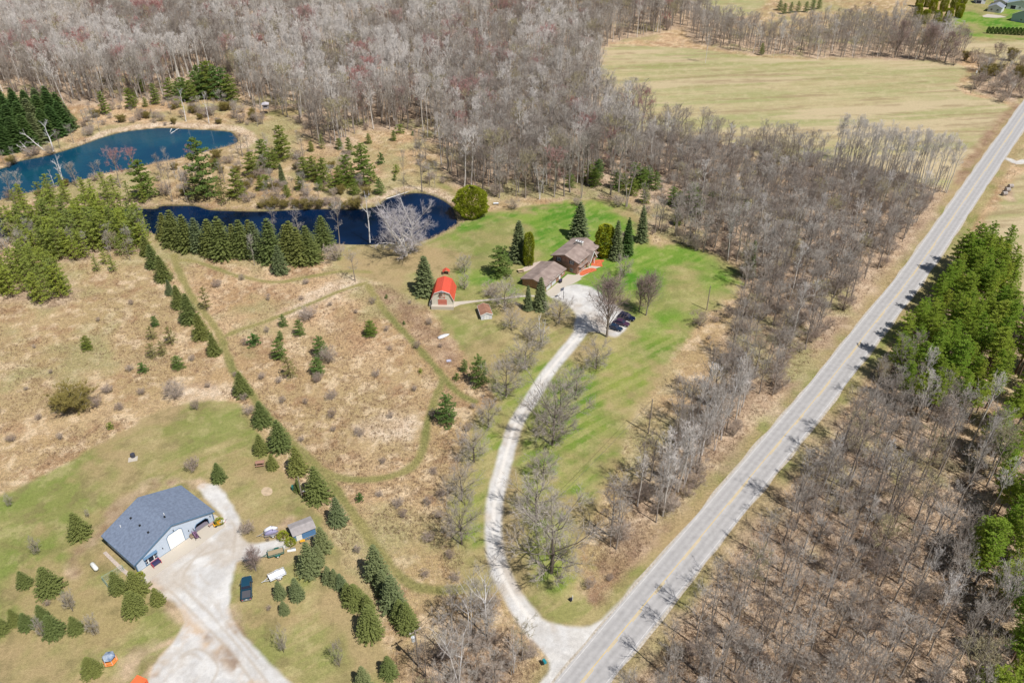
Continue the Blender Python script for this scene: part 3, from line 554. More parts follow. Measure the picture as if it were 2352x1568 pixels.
sheet('paver_path', local(B, [(-.35, -.6), (-1.0, -.6), (-1.2, 3.5), (-1.1, 9.5), (-1.7, 9.6), (-1.9, 3.5), (-1.7, -.9)]), .05, mat('pavers', (.48, .40, .34), .9, vary=.2, scale=2.5), thick=.06)

# --- brick house: two storey block and garage wing are one building
M_ = bframe([12.432, 214.796, -.579, 8.673, 12.377, 4.208, 5.589])
Gb = bframe([3.273-.2, 203.583+.5, -.555, 7.729, 12.0, 2.2, 3.25])
house = thing('brick_house', 'brown roofed two storey brick house with long garage wing beside the gravel turnaround', 'house', M_['loc'], M_['rz'])
gable_walls(house, M_, brick, 'wall'); r = gable_roof(house, M_, .55, shing_brown, brown_trim)
mb = MB(); mb.box((4.5, 8.2, 5.95), (2.3, .85, 1.1)); ch = mb.build('chimney', mat('pale_stone', (.55, .50, .42), .9, vary=.15), r)
mb = MB(); mb.box((4.5, 8.2, 6.54), (2.5, 1.0, .08)); mb.build('chimney_cap', white, ch)
for cx_ in (3.8, 4.5, 5.2): mb = MB(); mb.box((cx_, 8.2, 6.62), (.4, .45, .08)); mb.build('flue', dark, ch)
for u_, z_, h_ in ((2.1, 2.75, 1.25), (6.55, 2.95, 1.15), (6.6, .55, 1.0)): opening(house, M_, 'F', u_, z_, 1.0, h_, shutters=shutter_m if z_ > 1 else None)
# upper storey overhang, entry gable and its two leaning fascia boards on the lawn side
mb = MB(); mb.box((9.15, 3.0, 2.5), (.9, 5.4, .14)); mb.build('pent_roof', shing_brown, house); mb = MB(); mb.box((9.15, 11.0, 2.5), (.9, 2.4, .14)); mb.build('pent_roof', shing_brown, house)
for y_ in (1.6, 3.6): opening(house, M_, 'R', y_, .6, 1.3, 1.3)
for y_ in (1.6, 3.6, 10.8): opening(house, M_, 'R', y_, 3.0, 1.2, .9)
en = MB(); en.extr([(8.68, 5.6, 2.6), (8.68, 8.9, 2.6), (8.68, 7.25, 4.75)], (.9, 0, 0)); eg = en.build('entry_gable', mat('glazed_grey', (.22, .25, .26), .4), house)
mb = MB()
for sgn in (-1, 1):
    mb.extr([(7.6, 7.25, 5.15), (7.6, 7.25, 5.0), (7.6, 7.25+sgn*2.0, 2.35), (7.6, 7.25+sgn*2.15, 2.4)], (2.6, 0, 0))
mb.build('entry_roof', shing_brown, eg)
mb = MB()
for sgn in (-1, 1):
    mb.extr([(10.21, 7.25, 5.2), (10.21, 7.25, 4.9), (10.21, 7.25+sgn*2.05, 2.2), (10.21, 7.25+sgn*2.3, 2.25)], (.08, 0, 0))
mb.build('fascia', white, eg)
for q_ in (5.6, 8.9): mb = MB(); mb.box((9.55, q_, 1.3), (.2, .2, 2.6)); mb.build('porch_post', white, house)
opening(house, M_, 'R', 7.25, .05, 1.1, 2.1, kind='door', fm=white, pm=redp, mull=False)
for y_ in (1.4, 11.6):     # little ventilator gables on the eave
    mb = MB(); mb.extr([(8.1, y_-1.0, roofline(M_, 8.1)+.15), (8.1, y_+1.0, roofline(M_, 8.1)+.15), (8.1, y_, roofline(M_, 8.1)+.6)], (1.1, 0, -.12)); mb.build('roof_gablet', shing_brown, r)
    mb = MB(); mb.extr([(9.21, y_-1.0, 4.2), (9.21, y_, 4.68), (9.21, y_+1.0, 4.2), (9.21, y_, 4.55)], (.03, 0, 0)); mb.build('gablet_trim', white, r)
# garage wing, placed in the house frame
c_, s__ = math.cos(-M_['rz']), math.sin(-M_['rz'])
dx, dy = Gb['loc'][0]-M_['loc'][0], Gb['loc'][1]-M_['loc'][1]
gw = bpy.data.objects.new('garage_wing', None); COL.objects.link(gw); gw.parent = house
gw.location = (c_*dx-s__*dy, s__*dx+c_*dy, 0); gw.rotation_euler = (0, 0, Gb['rz']-M_['rz'])
gable_walls(gw, Gb, brick, 'wall'); mbr = MB(); W2, L2, he2, hr2 = Gb['W'], Gb['L'], Gb['he'], Gb['hr']
o2 = .55; s2 = (hr2-he2)/(W2/2); ze2 = he2-o2*s2
for xe, xr in ((-o2, W2/2), (W2+o2, W2/2)): mbr.extr([(xe, -o2, ze2+.02), (xr, -o2, hr2+.02), (xr, -o2, hr2+.16), (xe, -o2, ze2+.16)], (0, L2+o2, 0))
mbr.build('roof', shing_brown, gw)
mb = MB()
for xe, xr in ((-o2, W2/2), (W2+o2, W2/2)): mb.extr([(xe, -o2-.04, ze2-.1), (xr, -o2-.04, hr2-.1), (xr, -o2-.04, hr2+.18), (xe, -o2-.04, ze2+.18)], (0, .037, 0))
mb.box((W2+o2+.023, L2/2-.3, ze2+.05), (.04, L2+.4, .22)); mb.build('fascia', brown_trim, gw)
for y_, yw in ((2.2, 1.3), (6.6, 1.3)):
    mb = MB(); mb.extr([(6.9, y_-yw, roofline(Gb, 6.9)+.14), (6.9, y_+yw, roofline(Gb, 6.9)+.14), (6.9, y_, roofline(Gb, 6.9)+.62)], (1.35, 0, -.2)); mb.build('roof_gablet', shing_brown, gw)
    mb = MB(); mb.extr([(8.27, y_-yw, 2.12), (8.27, y_, 2.58), (8.27, y_+yw, 2.12), (8.27, y_, 2.42)], (.03, 0, 0)); mb.build('gablet_trim', white, gw)
for y_, w2 in ((1.9, 2.5), (5.0, 2.5)):
    mb = MB(); mb.box((W2+.02, y_, 1.0), (.04, w2, 1.95)); mb.build('overhead_door', mat('grey_white_door', (.6, .62, .62), .6), gw)
mb = MB(); mb.box((W2+.02, 8.6, 1.0), (.04, 1.0, 1.95)); mb.build('door', white, gw)
mb = MB(); mb.box((W2+.03, 10.5, 1.35), (.06, .9, .8)); mb.build('window', white, gw)

GBL = lambda pts: local(Gb, pts)
sheet('concrete_apron', to_world([(1251, 672), (1262, 665), (1304, 630), (1324, 632), (1336, 641), (1318, 651), (1300, 657), (1286, 670), (1275, 681), (1259, 680)]), .05, conc, thick=.08)
sheet('sidewalk', to_world([(1041, 693), (1090, 690), (1140, 685), (1200, 678), (1228, 678), (1228, 681.5), (1200, 682), (1140, 689), (1090, 694), (1056, 700), (1042, 706)]), .04, conc, thick=.06)
sheet('concrete_walk', to_world([(1313, 640), (1332, 622), (1370, 605), (1382, 612), (1368, 617), (1352, 628), (1330, 640)]), .045, conc, thick=.06)
sheet('patio', to_world([(1188, 628), (1200, 616), (1222, 605), (1242, 600), (1232, 612), (1212, 622)]), .045, mat('pink_pavers', (.52, .42, .36), .9, vary=.15), thick=.06)
mulch = mat('orange_mulch', (.56, .14, .06), .95, vary=.25, scale=2, bump=.5)
sheet('mulch_bed', smooth_loop(to_world([(1331, 630), (1338, 622), (1352, 617), (1362, 616), (1371, 620), (1362, 624), (1350, 628), (1338, 633)]), 3), .10, mulch, label='orange mulch bed below the front corner of the brick house', cat='flower bed', thick=.1)
sheet('mulch_bed', smooth_loop(to_world([(1357, 609), (1363, 600), (1372, 597), (1388, 598), (1382, 604), (1384, 612), (1375, 612), (1364, 611)]), 3), .10, mulch, label='orange mulch bed between entry porch and yellow green cedar', cat='flower bed', thick=.1)

# --- red roofed gambrel barn
b0, b1 = (-22.5, 191.45), (-16.54, 191.27)
BB = dict(loc=(b0[0], b0[1], 0), rz=math.atan2(b1[1]-b0[1], b1[0]-b0[0]), W=5.96, L=7.6, he=2.75, hr=5.75)
rb = thing('gambrel_barn', 'small cream barn with bright red gambrel metal roof', 'barn', BB['loc'], BB['rz'])
Wb, Lb = BB['W'], BB['L']; prof = [(0, 2.75), (.95, 4.75), (Wb/2, 5.55), (Wb-.95, 4.75), (Wb, 2.75)]
mb = MB(); mb.extr([(0, 0, -.1), (Wb, 0, -.1)]+[(x, 0, z) for x, z in prof[::-1]], (0, Lb, 0)); mb.build('wall', offw, rb)
pr = [(-.35, 2.35), (.85, 4.88), (Wb/2, 5.72), (Wb-.85, 4.88), (Wb+.35, 2.35)]; mb = MB()
for (xa, za), (xb, zb) in zip(pr[:-1], pr[1:]): mb.extr([(xa, -.3, za), (xb, -.3, zb), (xb, -.3, zb+.10), (xa, -.3, za+.10)], (0, Lb+.6, 0))
rr = mb.build('roof', redroof, rb)
mb = MB()
for (xa, za), (xb, zb) in zip(pr[:-1], pr[1:]): mb.extr([(xa, -.36, za-.1), (xb, -.36, zb-.1), (xb, -.36, zb+.10), (xa, -.36, za+.10)], (0, .055, 0))
mb.build('fascia', white, rr); mb = MB()
for y_ in np.arange(-.25, Lb+.2, .8):
    for (xa, za), (xb, zb) in zip(pr[:-1], pr[1:]): mb.tube((xa, y_, za+.115), (xb, y_, zb+.115), .02, n=4)
mb.build('roof_seam', redroof, rr)
mb = MB(); mb.box((Wb/2, -.03, 1.75), (2.5, .05, 1.9)); d = mb.build('overhead_door', redp, rb)
mb = MB()
for k_ in range(1, 4): mb.box((Wb/2, -.06, .8+1.9*k_/4), (2.5, .02, .07))
mb.build('door_batten', offw, d)
mb = MB(); mb.box((Wb/2, -.03, 3.95), (1.5, .05, 1.35)); hd = mb.build('hay_door', offw, rb)
mb = MB()
for dx_ in (-.75, .75): mb.box((Wb/2+dx_, -.07, 3.95), (.09, .03, 1.4))
for dz_ in (-.68, .68): mb.box((Wb/2, -.07, 3.95+dz_), (1.42, .03, .09))
for sgn in (-1, 1): mb.tube((Wb/2-.7, -.07, 3.95-sgn*.63), (Wb/2+.7, -.07, 3.95+sgn*.63), .045, n=4)
mb.build('cross_brace', redp, hd)
mb = MB(); mb.extr([(Wb/2-.5, -.85, 5.35), (Wb/2+.5, -.85, 5.35), (Wb/2, -.85, 5.75)], (0, .5, 0)); mb.build('hoist_hood', graym, rb)
mb = MB(); mb.box((Wb/2, -.55, .5), (Wb+.3, 1.1, 1.05)); mb.build('foundation_ramp', conc, rb, 'pale concrete landing in front of the red roofed barn')
mb = MB(); mb.box((-.45, 1.2, .5), (.8, 1.6, 1.0)); mb.box((-.4, .9, 1.2), (.6, .6, .4)); mb.build('compressor', metalg, rb)
x_, y_ = G(1025, 629)
sh = thing('red_roof_shelter', 'tiny red roofed shelter on the lawn behind the gambrel barn', 'shelter', (x_, y_, 0), .1, None, (.72, .72, .8))
mb = MB(); mb.extr([(-1.5, -1.2, 1.3), (0, -1.2, 2.2), (1.5, -1.2, 1.3), (0, -1.2, 2.1)], (0, 2.4, 0)); mb.build('roof', redroof, sh)
for a_, c2 in ((-1.3, -1.1), (1.3, -1.1), (-1.3, 1.1), (1.3, 1.1)): mb = MB(); mb.box((a_, c2, .7), (.12, .12, 1.4)); mb.build('post', woodb, sh)
def boxes_thing(name, label, cat, px, py, rz, parts, group=None):
    """a small thing: parts = list of (part name, material, [boxes or tubes])"""
    x, y = G(px, py); t = thing(name, label, cat, (x, y, 0), rz, group)
    for pn, m, items in parts:
        mb = MB()
        for it in items:
            if it[0] == 'b': mb.box(it[1], it[2], *(it[3:]))
            elif it[0] == 't': mb.tube(*it[1:])
            elif it[0] == 's': mb.ball(it[1], it[2])
        mb.build(pn, m, t)
    return t

# --- white garden shed with brown roof
S_ = bframe([-8.5, 184.97, .22, 3.09, 4.94, 1.5, 2.2])
sd = thing('garden_shed', 'small white garden shed with brown shingle roof on the lawn', 'shed', S_['loc'], S_['rz'])
gable_walls(sd, S_, mat('shed_white', (.62, .63, .66), .7, vary=.06)); gable_roof(sd, S_, .16, mat('rust_brown_shingles', (.33, .17, .11), .9, vary=.2, scale=.7), white, .1, ridge=False)
opening(sd, S_, 'F', 1.55, .05, 1.5, 1.4, kind='door', fm=mat('pale_grey_trim', (.5, .5, .5)), pm=white, mull=True)
# --- grey roofed shed with blue walls and fenced side
S2 = bframe([-44.27, 107.65, -.756, 3.3, 4.2, 1.4, 2.2])
S2 = dict(loc=(-44.27-2.2, 107.65+.9, 0), rz=.66, W=4.4, L=3.2, he=1.5, hr=2.1)
c0, c1 = G(690, 1245), G(722, 1213)
S2 = dict(loc=(*G(677, 1244), 0), rz=math.atan2(G(722, 1226)[1]-G(677, 1244)[1], G(722, 1226)[0]-G(677, 1244)[0]), W=4.3, L=3.1, he=1.7, hr=2.05)
s2o = thing('garden_shed', 'blue walled shed with pale grey roof between round yellow bushes and spruces', 'shed', S2['loc'], S2['rz'])
blue2 = mat('blue_board', (.10, .22, .40), .7, vary=.1)
mb = MB(); mb.box((S2['W']/2, S2['L']/2, .85), (S2['W'], S2['L'], 1.7)); mb.build('wall', blue2, s2o)
mb = MB(); mb.extr([(-.2, -.25, 1.72), (-.2, S2['L']*.5, 2.2), (-.2, S2['L']+.25, 1.72), (-.2, S2['L']*.5, 2.1)], (S2['W']+.4, 0, 0)); mb.build('roof', mat('grey_shingles', (.34, .31, .30), .9, vary=.12), s2o)
mb = MB(); mb.box((1.0, -.04, .8), (1.1, .06, 1.5)); mb.build('door', white, s2o)
mb = MB(); mb.tube((1.7, -.9, .9), (5.2, -.9, .9), .05, n=4); mb.tube((1.7, -.9, .45), (5.2, -.9, .45), .05, n=4)
for q in range(5): mb.box((1.7+q*.87, -.9, .5), (.08, .08, 1.0))
mb.build('porch_rail', blue2, s2o)

# --- far buildings
def far_house(name, label, px0, py0, px1, py1, L, he, hr, wm_, rm, cat='house', win=2, dr=0):
    a, b_ = G(px0, py0), G(px1, py1); Bf = dict(loc=(a[0], a[1], 0), rz=math.atan2(b_[1]-a[1], b_[0]-a[0]), W=math.hypot(b_[0]-a[0], b_[1]-a[1]), L=L, he=he, hr=hr)
    t = thing(name, label, cat, Bf['loc'], Bf['rz']); gable_walls(t, Bf, wm_); gable_roof(t, Bf, .4, rm, white, ridge=False)
    for i in range(win): opening(t, Bf, 'F', Bf['W']*(i+.6+dr)/(win+dr+.2), .9, 1.3, 1.3)
    if dr: opening(t, Bf, 'F', Bf['W']*.25, .05, 3.2, 2.4, kind='door', pm=dark, mull=False)
    return t
grey_sh = mat('far_grey_shingles', (.24, .26, .30), .9, vary=.08); pale = mat('pale_siding', (.62, .64, .68), .8, vary=.04)
far_house('far_house', 'white cottage with grey roof standing on the far green lawn', 2267, 27, 2298, 31, 9, 3.2, 5.0, pale, grey_sh)
far_house('far_house', 'grey blue gabled house behind the little hedge row, at the right frame edge', 2321, 48, 2366, 56, 14, 4.0, 7.0, mat('blue_grey_siding', (.40, .47, .53), .8), grey_sh, win=1)
far_house('far_garage', 'long grey garage with a dark open bay, beyond the white cottage', 2242, 9, 2262, 10, 8, 3.2, 4.6, pale, grey_sh, 'garage', win=0, dr=1)
far_house('far_garage', 'grey roofed outbuilding with dark bay, right of the long grey garage', 2280, 15, 2306, 18, 12, 3.4, 5.0, pale, grey_sh, 'garage', win=0, dr=1)
far_house('far_house', 'wide blue grey roofed house at the upper right corner', 2310, 20, 2372, 27, 16, 3.6, 6.2, pale, mat('far_blue_roof', (.25, .33, .40), .8), win=2, dr=1)
boxes_thing('red_tractor', 'tiny red vehicle parked by the white far cottage', 'vehicle', 2277, 19, .2, [('body', redp, [('b', (0, 0, .9), (3.6, 1.7, .9)), ('b', (-.3, 0, 1.7), (1.8, 1.5, .8), 0, 0, .8)]), ('wheel', blackm, [('t', (-1.1, -.9, .4), (-1.1, .9, .4), .4)]), ('wheel', blackm, [('t', (1.1, -.9, .4), (1.1, .9, .4), .4)])])
sheet('patio', to_world([(2256, 37), (2268, 33), (2298, 36), (2312, 40), (2286, 41.5), (2259, 40)]), .05, conc, thick=.06)
far_house('cabin', 'green roofed cabin half hidden in the far woods', 811, 22, 846, 18, 8, 3.2, 5.2, woodb, mat('green_metal_roof', (.05, .22, .17), .5), 'cabin', win=2)
far_house('cabin', 'rust red roofed cabin at the top edge of the woods', 1243, 8, 1276, 7, 7, 3.0, 5.0, woodb, mat('rust_roof', (.38, .14, .08), .7), 'cabin', win=1)
x_, y_ = G(613, 262)
hb = thing('hunting_blind', 'raised grey hunting blind on legs at the meadow edge', 'hunting blind', (x_, y_, 0), .2)
mb = MB(); mb.box((0, 0, 3.6), (2.6, 2.4, 1.8)); mb.build('cabin_box', mat('grey_boards', (.30, .27, .27), .9, vary=.2), hb); mb = MB(); mb.extr([(-1.6, -1.5, 4.5), (1.6, -1.5, 4.5), (1.6, -1.5, 4.65), (0, -1.5, 5.1), (-1.6, -1.5, 4.65)], (0, 3.0, 0)); mb.build('roof', mat('pale_tin', (.55, .52, .56), .5), hb)
mb = MB(); mb.box((0, -1.22, 3.7), (1.6, .04, .5)); mb.build('slot_window', dark, hb)
for a_, c2 in ((-1.2, -1.1), (1.2, -1.1), (-1.2, 1.1), (1.2, 1.1)): mb = MB(); mb.box((a_, c2, 1.35), (.14, .14, 2.7)); mb.build('leg', woodb, hb)

# ------------------------------------------------------------------ vehicles and yard things
def ringbox(x, hw, z0, z1, c=.12):
    return [(x, -hw+c*.6, z0), (x, -hw, z0+c), (x, -hw, z1-c), (x, -hw+c, z1), (x, hw-c, z1), (x, hw, z1-c), (x, hw, z0+c), (x, hw-c*.6, z0)]
def car(name, label, x, y, rz, bm_, L, Wd, Hh, kind='suv', group=None):
    t = thing(name, label, 'pickup truck' if kind == 'pickup' else 'car', (x, y, 0), rz, group); h = L/2; hw = Wd/2; bel = Hh*.56
    mb = MB()
    rings = [ringbox(h, hw*.72, .42, bel*.72), ringbox(h-.15, hw*.9, .3, bel*.82), ringbox(h-.7, hw, .28, bel*.93), ringbox(h*.38, hw, .28, bel), ringbox(-h*.2, hw, .28, bel)]
    if kind == 'pickup': rings += [ringbox(-h*.22, hw, .28, bel*.72)] + [ringbox(-h+.1, hw*.98, .35, bel*.72), ringbox(-h, hw*.92, .42, bel*.68)]
    else: rings += [ringbox(-h+.5, hw, .28, bel), ringbox(-h+.08, hw*.94, .35, bel*.95), ringbox(-h, hw*.85, .45, bel*.85)]
    mb.loft(rings); mb.build('body', bm_, t, smooth=False, bevel=0)
    c1, c0 = (h*.40, -h*.2) if kind == 'pickup' else (h*.42, -h+.12)
    r1, r0 = (h*.14, -h*.16) if kind == 'pickup' else (h*.10, -h+(.55 if kind == 'suv' else .95))
    def cr(z, xa, xb, w_): return [(xa, -w_, z), (xb, -w_, z), (xb, w_, z), (xa, w_, z)]
    mb = MB(); mb.loft([cr(bel-.04, c0, c1, hw*.93), cr(Hh-.08, r0, r1, hw*.74)]); mb.build('cabin_glass', glass, t)
    mb = MB(); mb.loft([cr(Hh-.1, r0-.05, r1+.05, hw*.77), cr(Hh-.02, r0, r1, hw*.74)])
    for s in (-1, 1):
        for xa, xb in ((c1, r1), (c0, r0), ((c0+c1)/2-.1, (r0+r1)/2-.1)): mb.tube((xa, s*hw*.925, bel-.04), (xb, s*hw*.745, Hh-.08), .045, n=4)
    mb.build('roof', bm_, t)
    for sx in (-1, 1):
        for sy in (-1, 1):
            wx = sx*h*.62; mb = MB(); mb.tube((wx, sy*(hw-.2), .35), (wx, sy*(hw+.02), .35), .35, n=14); wl = mb.build('wheel', blackm, t)
            mb = MB(); mb.tube((wx, sy*(hw+.02), .35), (wx, sy*(hw+.035), .35), .2, n=10); mb.build('rim', metalg, wl)
    for s in (-1, 1):
        mb = MB(); mb.box((h-.06, s*hw*.62, bel*.66), (.1, .36, .16)); mb.build('headlight', mat('lamp_glass', (.75, .75, .72), .2), t)
        mb = MB(); mb.box((-h+.03, s*hw*.72, bel*.66), (.08, .2, .26)); mb.build('taillight', mat('red_lamp', (.4, .02, .02), .3), t)
        mb = MB(); mb.box((c1-.25, s*(hw+.1), bel+.05), (.16, .22, .16)); mb.build('mirror', bm_, t)
    mb = MB(); mb.box((-h-.02, 0, .5), (.1, Wd*.85, .16)); mb.box((h+.0, 0, .45), (.08, Wd*.7, .2)); mb.build('bumper', metalg if kind == 'pickup' else blackm, t)
    if kind == 'pickup':
        x0, x1 = -h+.06, -h*.24; zt = bel*.72
        mb = MB(); mb.box(((x0+x1)/2, 0, zt-.0), (x1-x0-.1, Wd*.80, .02)); mb.build('cargo_bed', mat('bed_liner', (.09, .09, .10), .6), t)
        mb = MB()
        for s in (-1, 1): mb.box(((x0+x1)/2, s*(hw-.09), zt+.17), (x1-x0, .13, .34))
        mb.box((x0, 0, zt+.15), (.1, Wd*.8, .32)); mb.box((x1+.05, 0, zt+.15), (.08, Wd*.85, .32)); mb.build('bed_wall', bm_, t)
        mb = MB(); mb.box((-h-.06, 0, .72), (.02, .34, .14)); mb.build('number_plate', white, t)
    return t
def gloss(n_, c, r=.25): return mat(n_, c, r, spec=.6)
px_, py_ = G(569, 1343)
car('pickup_truck', 'dark teal pickup truck parked on the brown grass right of the gravel lot', -48.3, 94.6, math.atan2(4.7, -1.25), gloss('dark_teal_paint', (.015, .06, .10)), 5.3, 1.95, 1.8, 'pickup')
cg = 'dark cars parked together under the bare tree'
car('parked_car', 'black van, farthest of the three cars parked by the bare tree', 31.6, 185.6, R(-28), gloss('black_paint', (.008, .012, .035)), 4.7, 1.9, 1.75, 'suv', cg)
car('parked_car', 'dark purple car with pale hood marks, middle of the three parked cars', 29.9, 182.9, R(-28), gloss('plum_paint', (.07, .03, .06)), 4.5, 1.8, 1.45, 'sedan', cg)
car('parked_car', 'small dark blue car, nearest of the three parked by the bare tree', 27.9, 180.5, R(-28), gloss('navy_paint', (.015, .03, .06)), 4.1, 1.75, 1.4, 'sedan', cg)
teal = mat('dark_green_metal', (.03, .16, .13), .6); wood2 = mat('trailer_planks', (.36, .28, .17), .9, vary=.2, stretch=(.4, 6, 1), scale=2)
def trailer(name, label, x, y, rz, L, Wd, bedm, framem, rails=True, group=None):
    t = thing(name, label, 'trailer', (x, y, 0), rz, group)
    mb = MB(); mb.box((0, 0, .58), (L, Wd, .08)); mb.build('bed', bedm, t)
    mb = MB()
    for s in (-1, 1):
        mb.box((0, s*(Wd/2+.03), .6), (L+.1, .05, .14)); 
        if rails: mb.box((0, s*(Wd/2+.03), .95), (L+.1, .05, .05)); [mb.box((q, s*(Wd/2+.03), .78), (.05, .05, .35)) for q in np.linspace(-L/2, L/2, 4)]
    for s in (-1, 1): mb.box((s*(L/2+.03), 0, .6 if not rails else .78), (.05, Wd+.1, .14 if not rails else .42))
    mb.tube((-L/2, -Wd*.3, .5), (-L/2-1.0, 0, .5), .05, n=5); mb.tube((-L/2, Wd*.3, .5), (-L/2-1.0, 0, .5), .05, n=5); mb.tube((-L/2-1.0, 0, .5), (-L/2-1.5, 0, .45), .05, n=5); mb.build('frame', framem, t)
    for s in (-1, 1):
        mb = MB(); mb.tube((.2, s*(Wd/2+.12), .32), (.2, s*(Wd/2+.32), .32), .32, n=12); wl = mb.build('wheel', blackm, t); mb = MB(); mb.tube((.2, s*(Wd/2+.32), .32), (.2, s*(Wd/2+.34), .32), .17, n=8); mb.build('rim', white, wl)
        mb = MB(); mb.extr([(-.3, s*(Wd/2+.1), .5), (-.1, s*(Wd/2+.1), .72), (.5, s*(Wd/2+.1), .72), (.7, s*(Wd/2+.1), .5)], (0, s*.26, 0)); mb.build('fender', framem, t)
    return t
trailer('utility_trailer', 'open utility trailer with wooden plank bed and dark green frame', -45.0, 102.9, R(22), 2.9, 1.45, wood2, teal)
trailer('utility_trailer', 'white low sided trailer parked below the plank trailer', -43.5, 97.6, R(34), 3.0, 1.5, mat('bright_white_sheet', (.85, .85, .86), .5), mat('silver_frame', (.6, .62, .66), .5), True)
px_, py_ = G(624, 1226); t = trailer('watercraft_trailer', 'small trailer under two covered watercraft on the lawn', px_, py_, R(20), 2.6, 1.7, wood2, metalg, False)
for k_, (oy, cc, lb) in enumerate(((-.45, (.30, .28, .42), 'grey violet covered watercraft on the small trailer'), (.45, (.75, .75, .78), 'white covered watercraft on the small trailer'))):
    a_ = R(20); tt = thing('watercraft', lb, 'watercraft', (px_-math.sin(a_)*oy, py_+math.cos(a_)*oy, .63), a_)
    mb = MB(); mb.loft([ringbox(1.3, .08, .15, .4, .03), ringbox(.8, .33, 0, .6), ringbox(.1, .38, 0, .95), ringbox(-.6, .36, 0, .75), ringbox(-1.2, .3, .05, .5)]); mb.build('cover', mat('cover_cloth_%d' % k_, cc, .6), tt, smooth=True)
    mb = MB(); mb.tube((.35, -.3, .95), (.35, .3, .95), .04, n=5); mb.build('handlebar', blackm, tt)
# propane tank
x_, y_ = G(219, 1306); t = thing('propane_tank', 'white propane tank lying on the lawn left of the pole barn', 'propane tank', (x_, y_, 0), R(-42))
mb = MB(); mb.loft([[(xx, .42*q*math.cos(a), .7+.42*q*math.sin(a)) for a in np.linspace(0, 2*math.pi, 13)[:-1]] for xx, q in ((-1.15, .25), (-1.05, .7), (-.85, 1), (.85, 1), (1.05, .7), (1.15, .25))]); mb.build('tank', mat('cream_tank', (.72, .72, .66), .5), t, smooth=True)
mb = MB(); mb.box((-.6, 0, .18), (.12, .7, .36)); mb.box((.6, 0, .18), (.12, .7, .36)); mb.build('leg', metalg, t); mb = MB(); mb.tube((0, 0, 1.1), (0, 0, 1.28), .14); mb.build('dome', white, t)
# gazebo with blue canopy, orange deck
x_, y_ = G(255, 1519); t = thing('play_canopy', 'small blue and white faceted canopy over an orange bench ring', 'canopy', (x_, y_, 0), .2, None, (.78, .78, .85))
def hexr(r, z, ph=0, n=6): return [(r*math.cos(2*math.pi*i/n+ph), r*math.sin(2*math.pi*i/n+ph), z) for i in range(n)]
orange = mat('orange_planks', (.70, .24, .06), .7, vary=.1); mb = MB(); mb.loft([hexr(1.55, .3), hexr(1.55, .4)]); mb.loft([hexr(1.35, .6), hexr(1.35, .68)]); mb.build('bench_ring', orange, t)
mb = MB(); mb.loft([hexr(1.4, 1.7), hexr(1.25, 1.95), hexr(.5, 2.25), hexr(.05, 2.3)]); cp = mb.build('canopy', mat('blue_white_cloth', (.09, .15, .26), .4, col2=(.5, .55, .6), scale=.9), t)
for i, p in enumerate(hexr(1.3, 0)): mb = MB(); mb.tube((p[0], p[1], 0), (p[0], p[1], 1.75), .05, n=5); mb.build('post', white, t)
# orange cargo box at the bottom frame edge
a, b_ = G(324, 1548), G(347, 1558); rz_ = math.atan2(b_[1]-a[1], b_[0]-a[0]); t = thing('cargo_box', 'bright orange cargo box on gravel at the bottom edge', 'cargo box', (*G(318, 1583), 0), rz_)
mb = MB(); mb.box((.3, -.6, .95), (2.0, 3.6, 1.9)); mb.build('wall', mat('orange_steel', (.72, .13, .04), .5, vary=.08), t)
mb = MB(); mb.box((.3, -.6, 1.93), (2.06, 3.66, .05)); mb.box((.3, 1.0, 1.98), (2.06, .1, .06)); mb.build('roof', mat('orange_roof', (.80, .17, .06), .5, vary=.06), t)
mb = MB(); mb.box((1.34, -.3, .95), (.06, 2.2, 1.5)); mb.build('door', mat('dark_orange', (.45, .08, .03), .6), t)
# lot of small things by the barn
def at_barn(pts): return local(B, [pts])[0]
x_, y_ = at_barn((3.1, -1.2)); t = thing('bench', 'red framed bench with dark cushions below the picture window', 'bench', (x_, y_, .06), B['rz'])
mb = MB(); mb.box((0, 0, .45), (1.5, .6, .1)); mb.box((0, .3, .75), (1.5, .1, .5)); mb.build('seat', mat('navy_cushion', (.05, .05, .12), .7), t)
mb = MB()
for s in (-1, 1): mb.box((s*.8, 0, .4), (.08, .75, .8)); mb.box((s*.8, .35, .8), (.08, .08, .5))
mb.box((0, .38, 1.05), (1.7, .06, .1)); mb.build('frame', mat('pinkish_red', (.5, .06, .10), .5), t)
x_, y_ = at_barn((11.75, -.9)); t = thing('porch_swing', 'dark porch swing bench beside the open barn doorway', 'bench', (x_, y_, .06), B['rz']+R(78))
mb = MB(); mb.box((0, 0, .5), (1.9, .7, .1)); mb.box((0, .35, .85), (1.9, .1, .6)); mb.build('seat', mat('mauve_brown', (.22, .12, .20), .8), t); mb = MB()
for s in (-1, 1): mb.tube((s*1.0, -.5, 0), (s*1.0, 0, 1.5), .05, n=5); mb.tube((s*1.0, .5, 0), (s*1.0, 0, 1.5), .05, n=5)
mb.tube((-1.0, 0, 1.5), (1.0, 0, 1.5), .05, n=5); mb.build('frame', blackm, t)
x_, y_ = at_barn((11.0, -.75)); t = thing('garden_chair', 'small brown garden chair beside the white overhead door', 'chair', (x_, y_, .06), B['rz'])
mb = MB(); mb.box((0, 0, .42), (.55, .55, .07)); mb.build('seat', woodb, t); mb = MB(); mb.box((0, .27, .75), (.55, .06, .6)); mb.build('backrest', woodb, t)
for a_ in (-.23, .23):
    for c2 in (-.23, .23): mb = MB(); mb.box((a_, c2, .2), (.06, .06, .4)); mb.build('leg', woodb, t)
x_, y_ = at_barn((16.2, -1.6)); t = thing('ride_on_mower', 'yellow ride on mower parked at the right front corner of the pole barn', 'mower', (x_, y_, .06), B['rz']-.3)
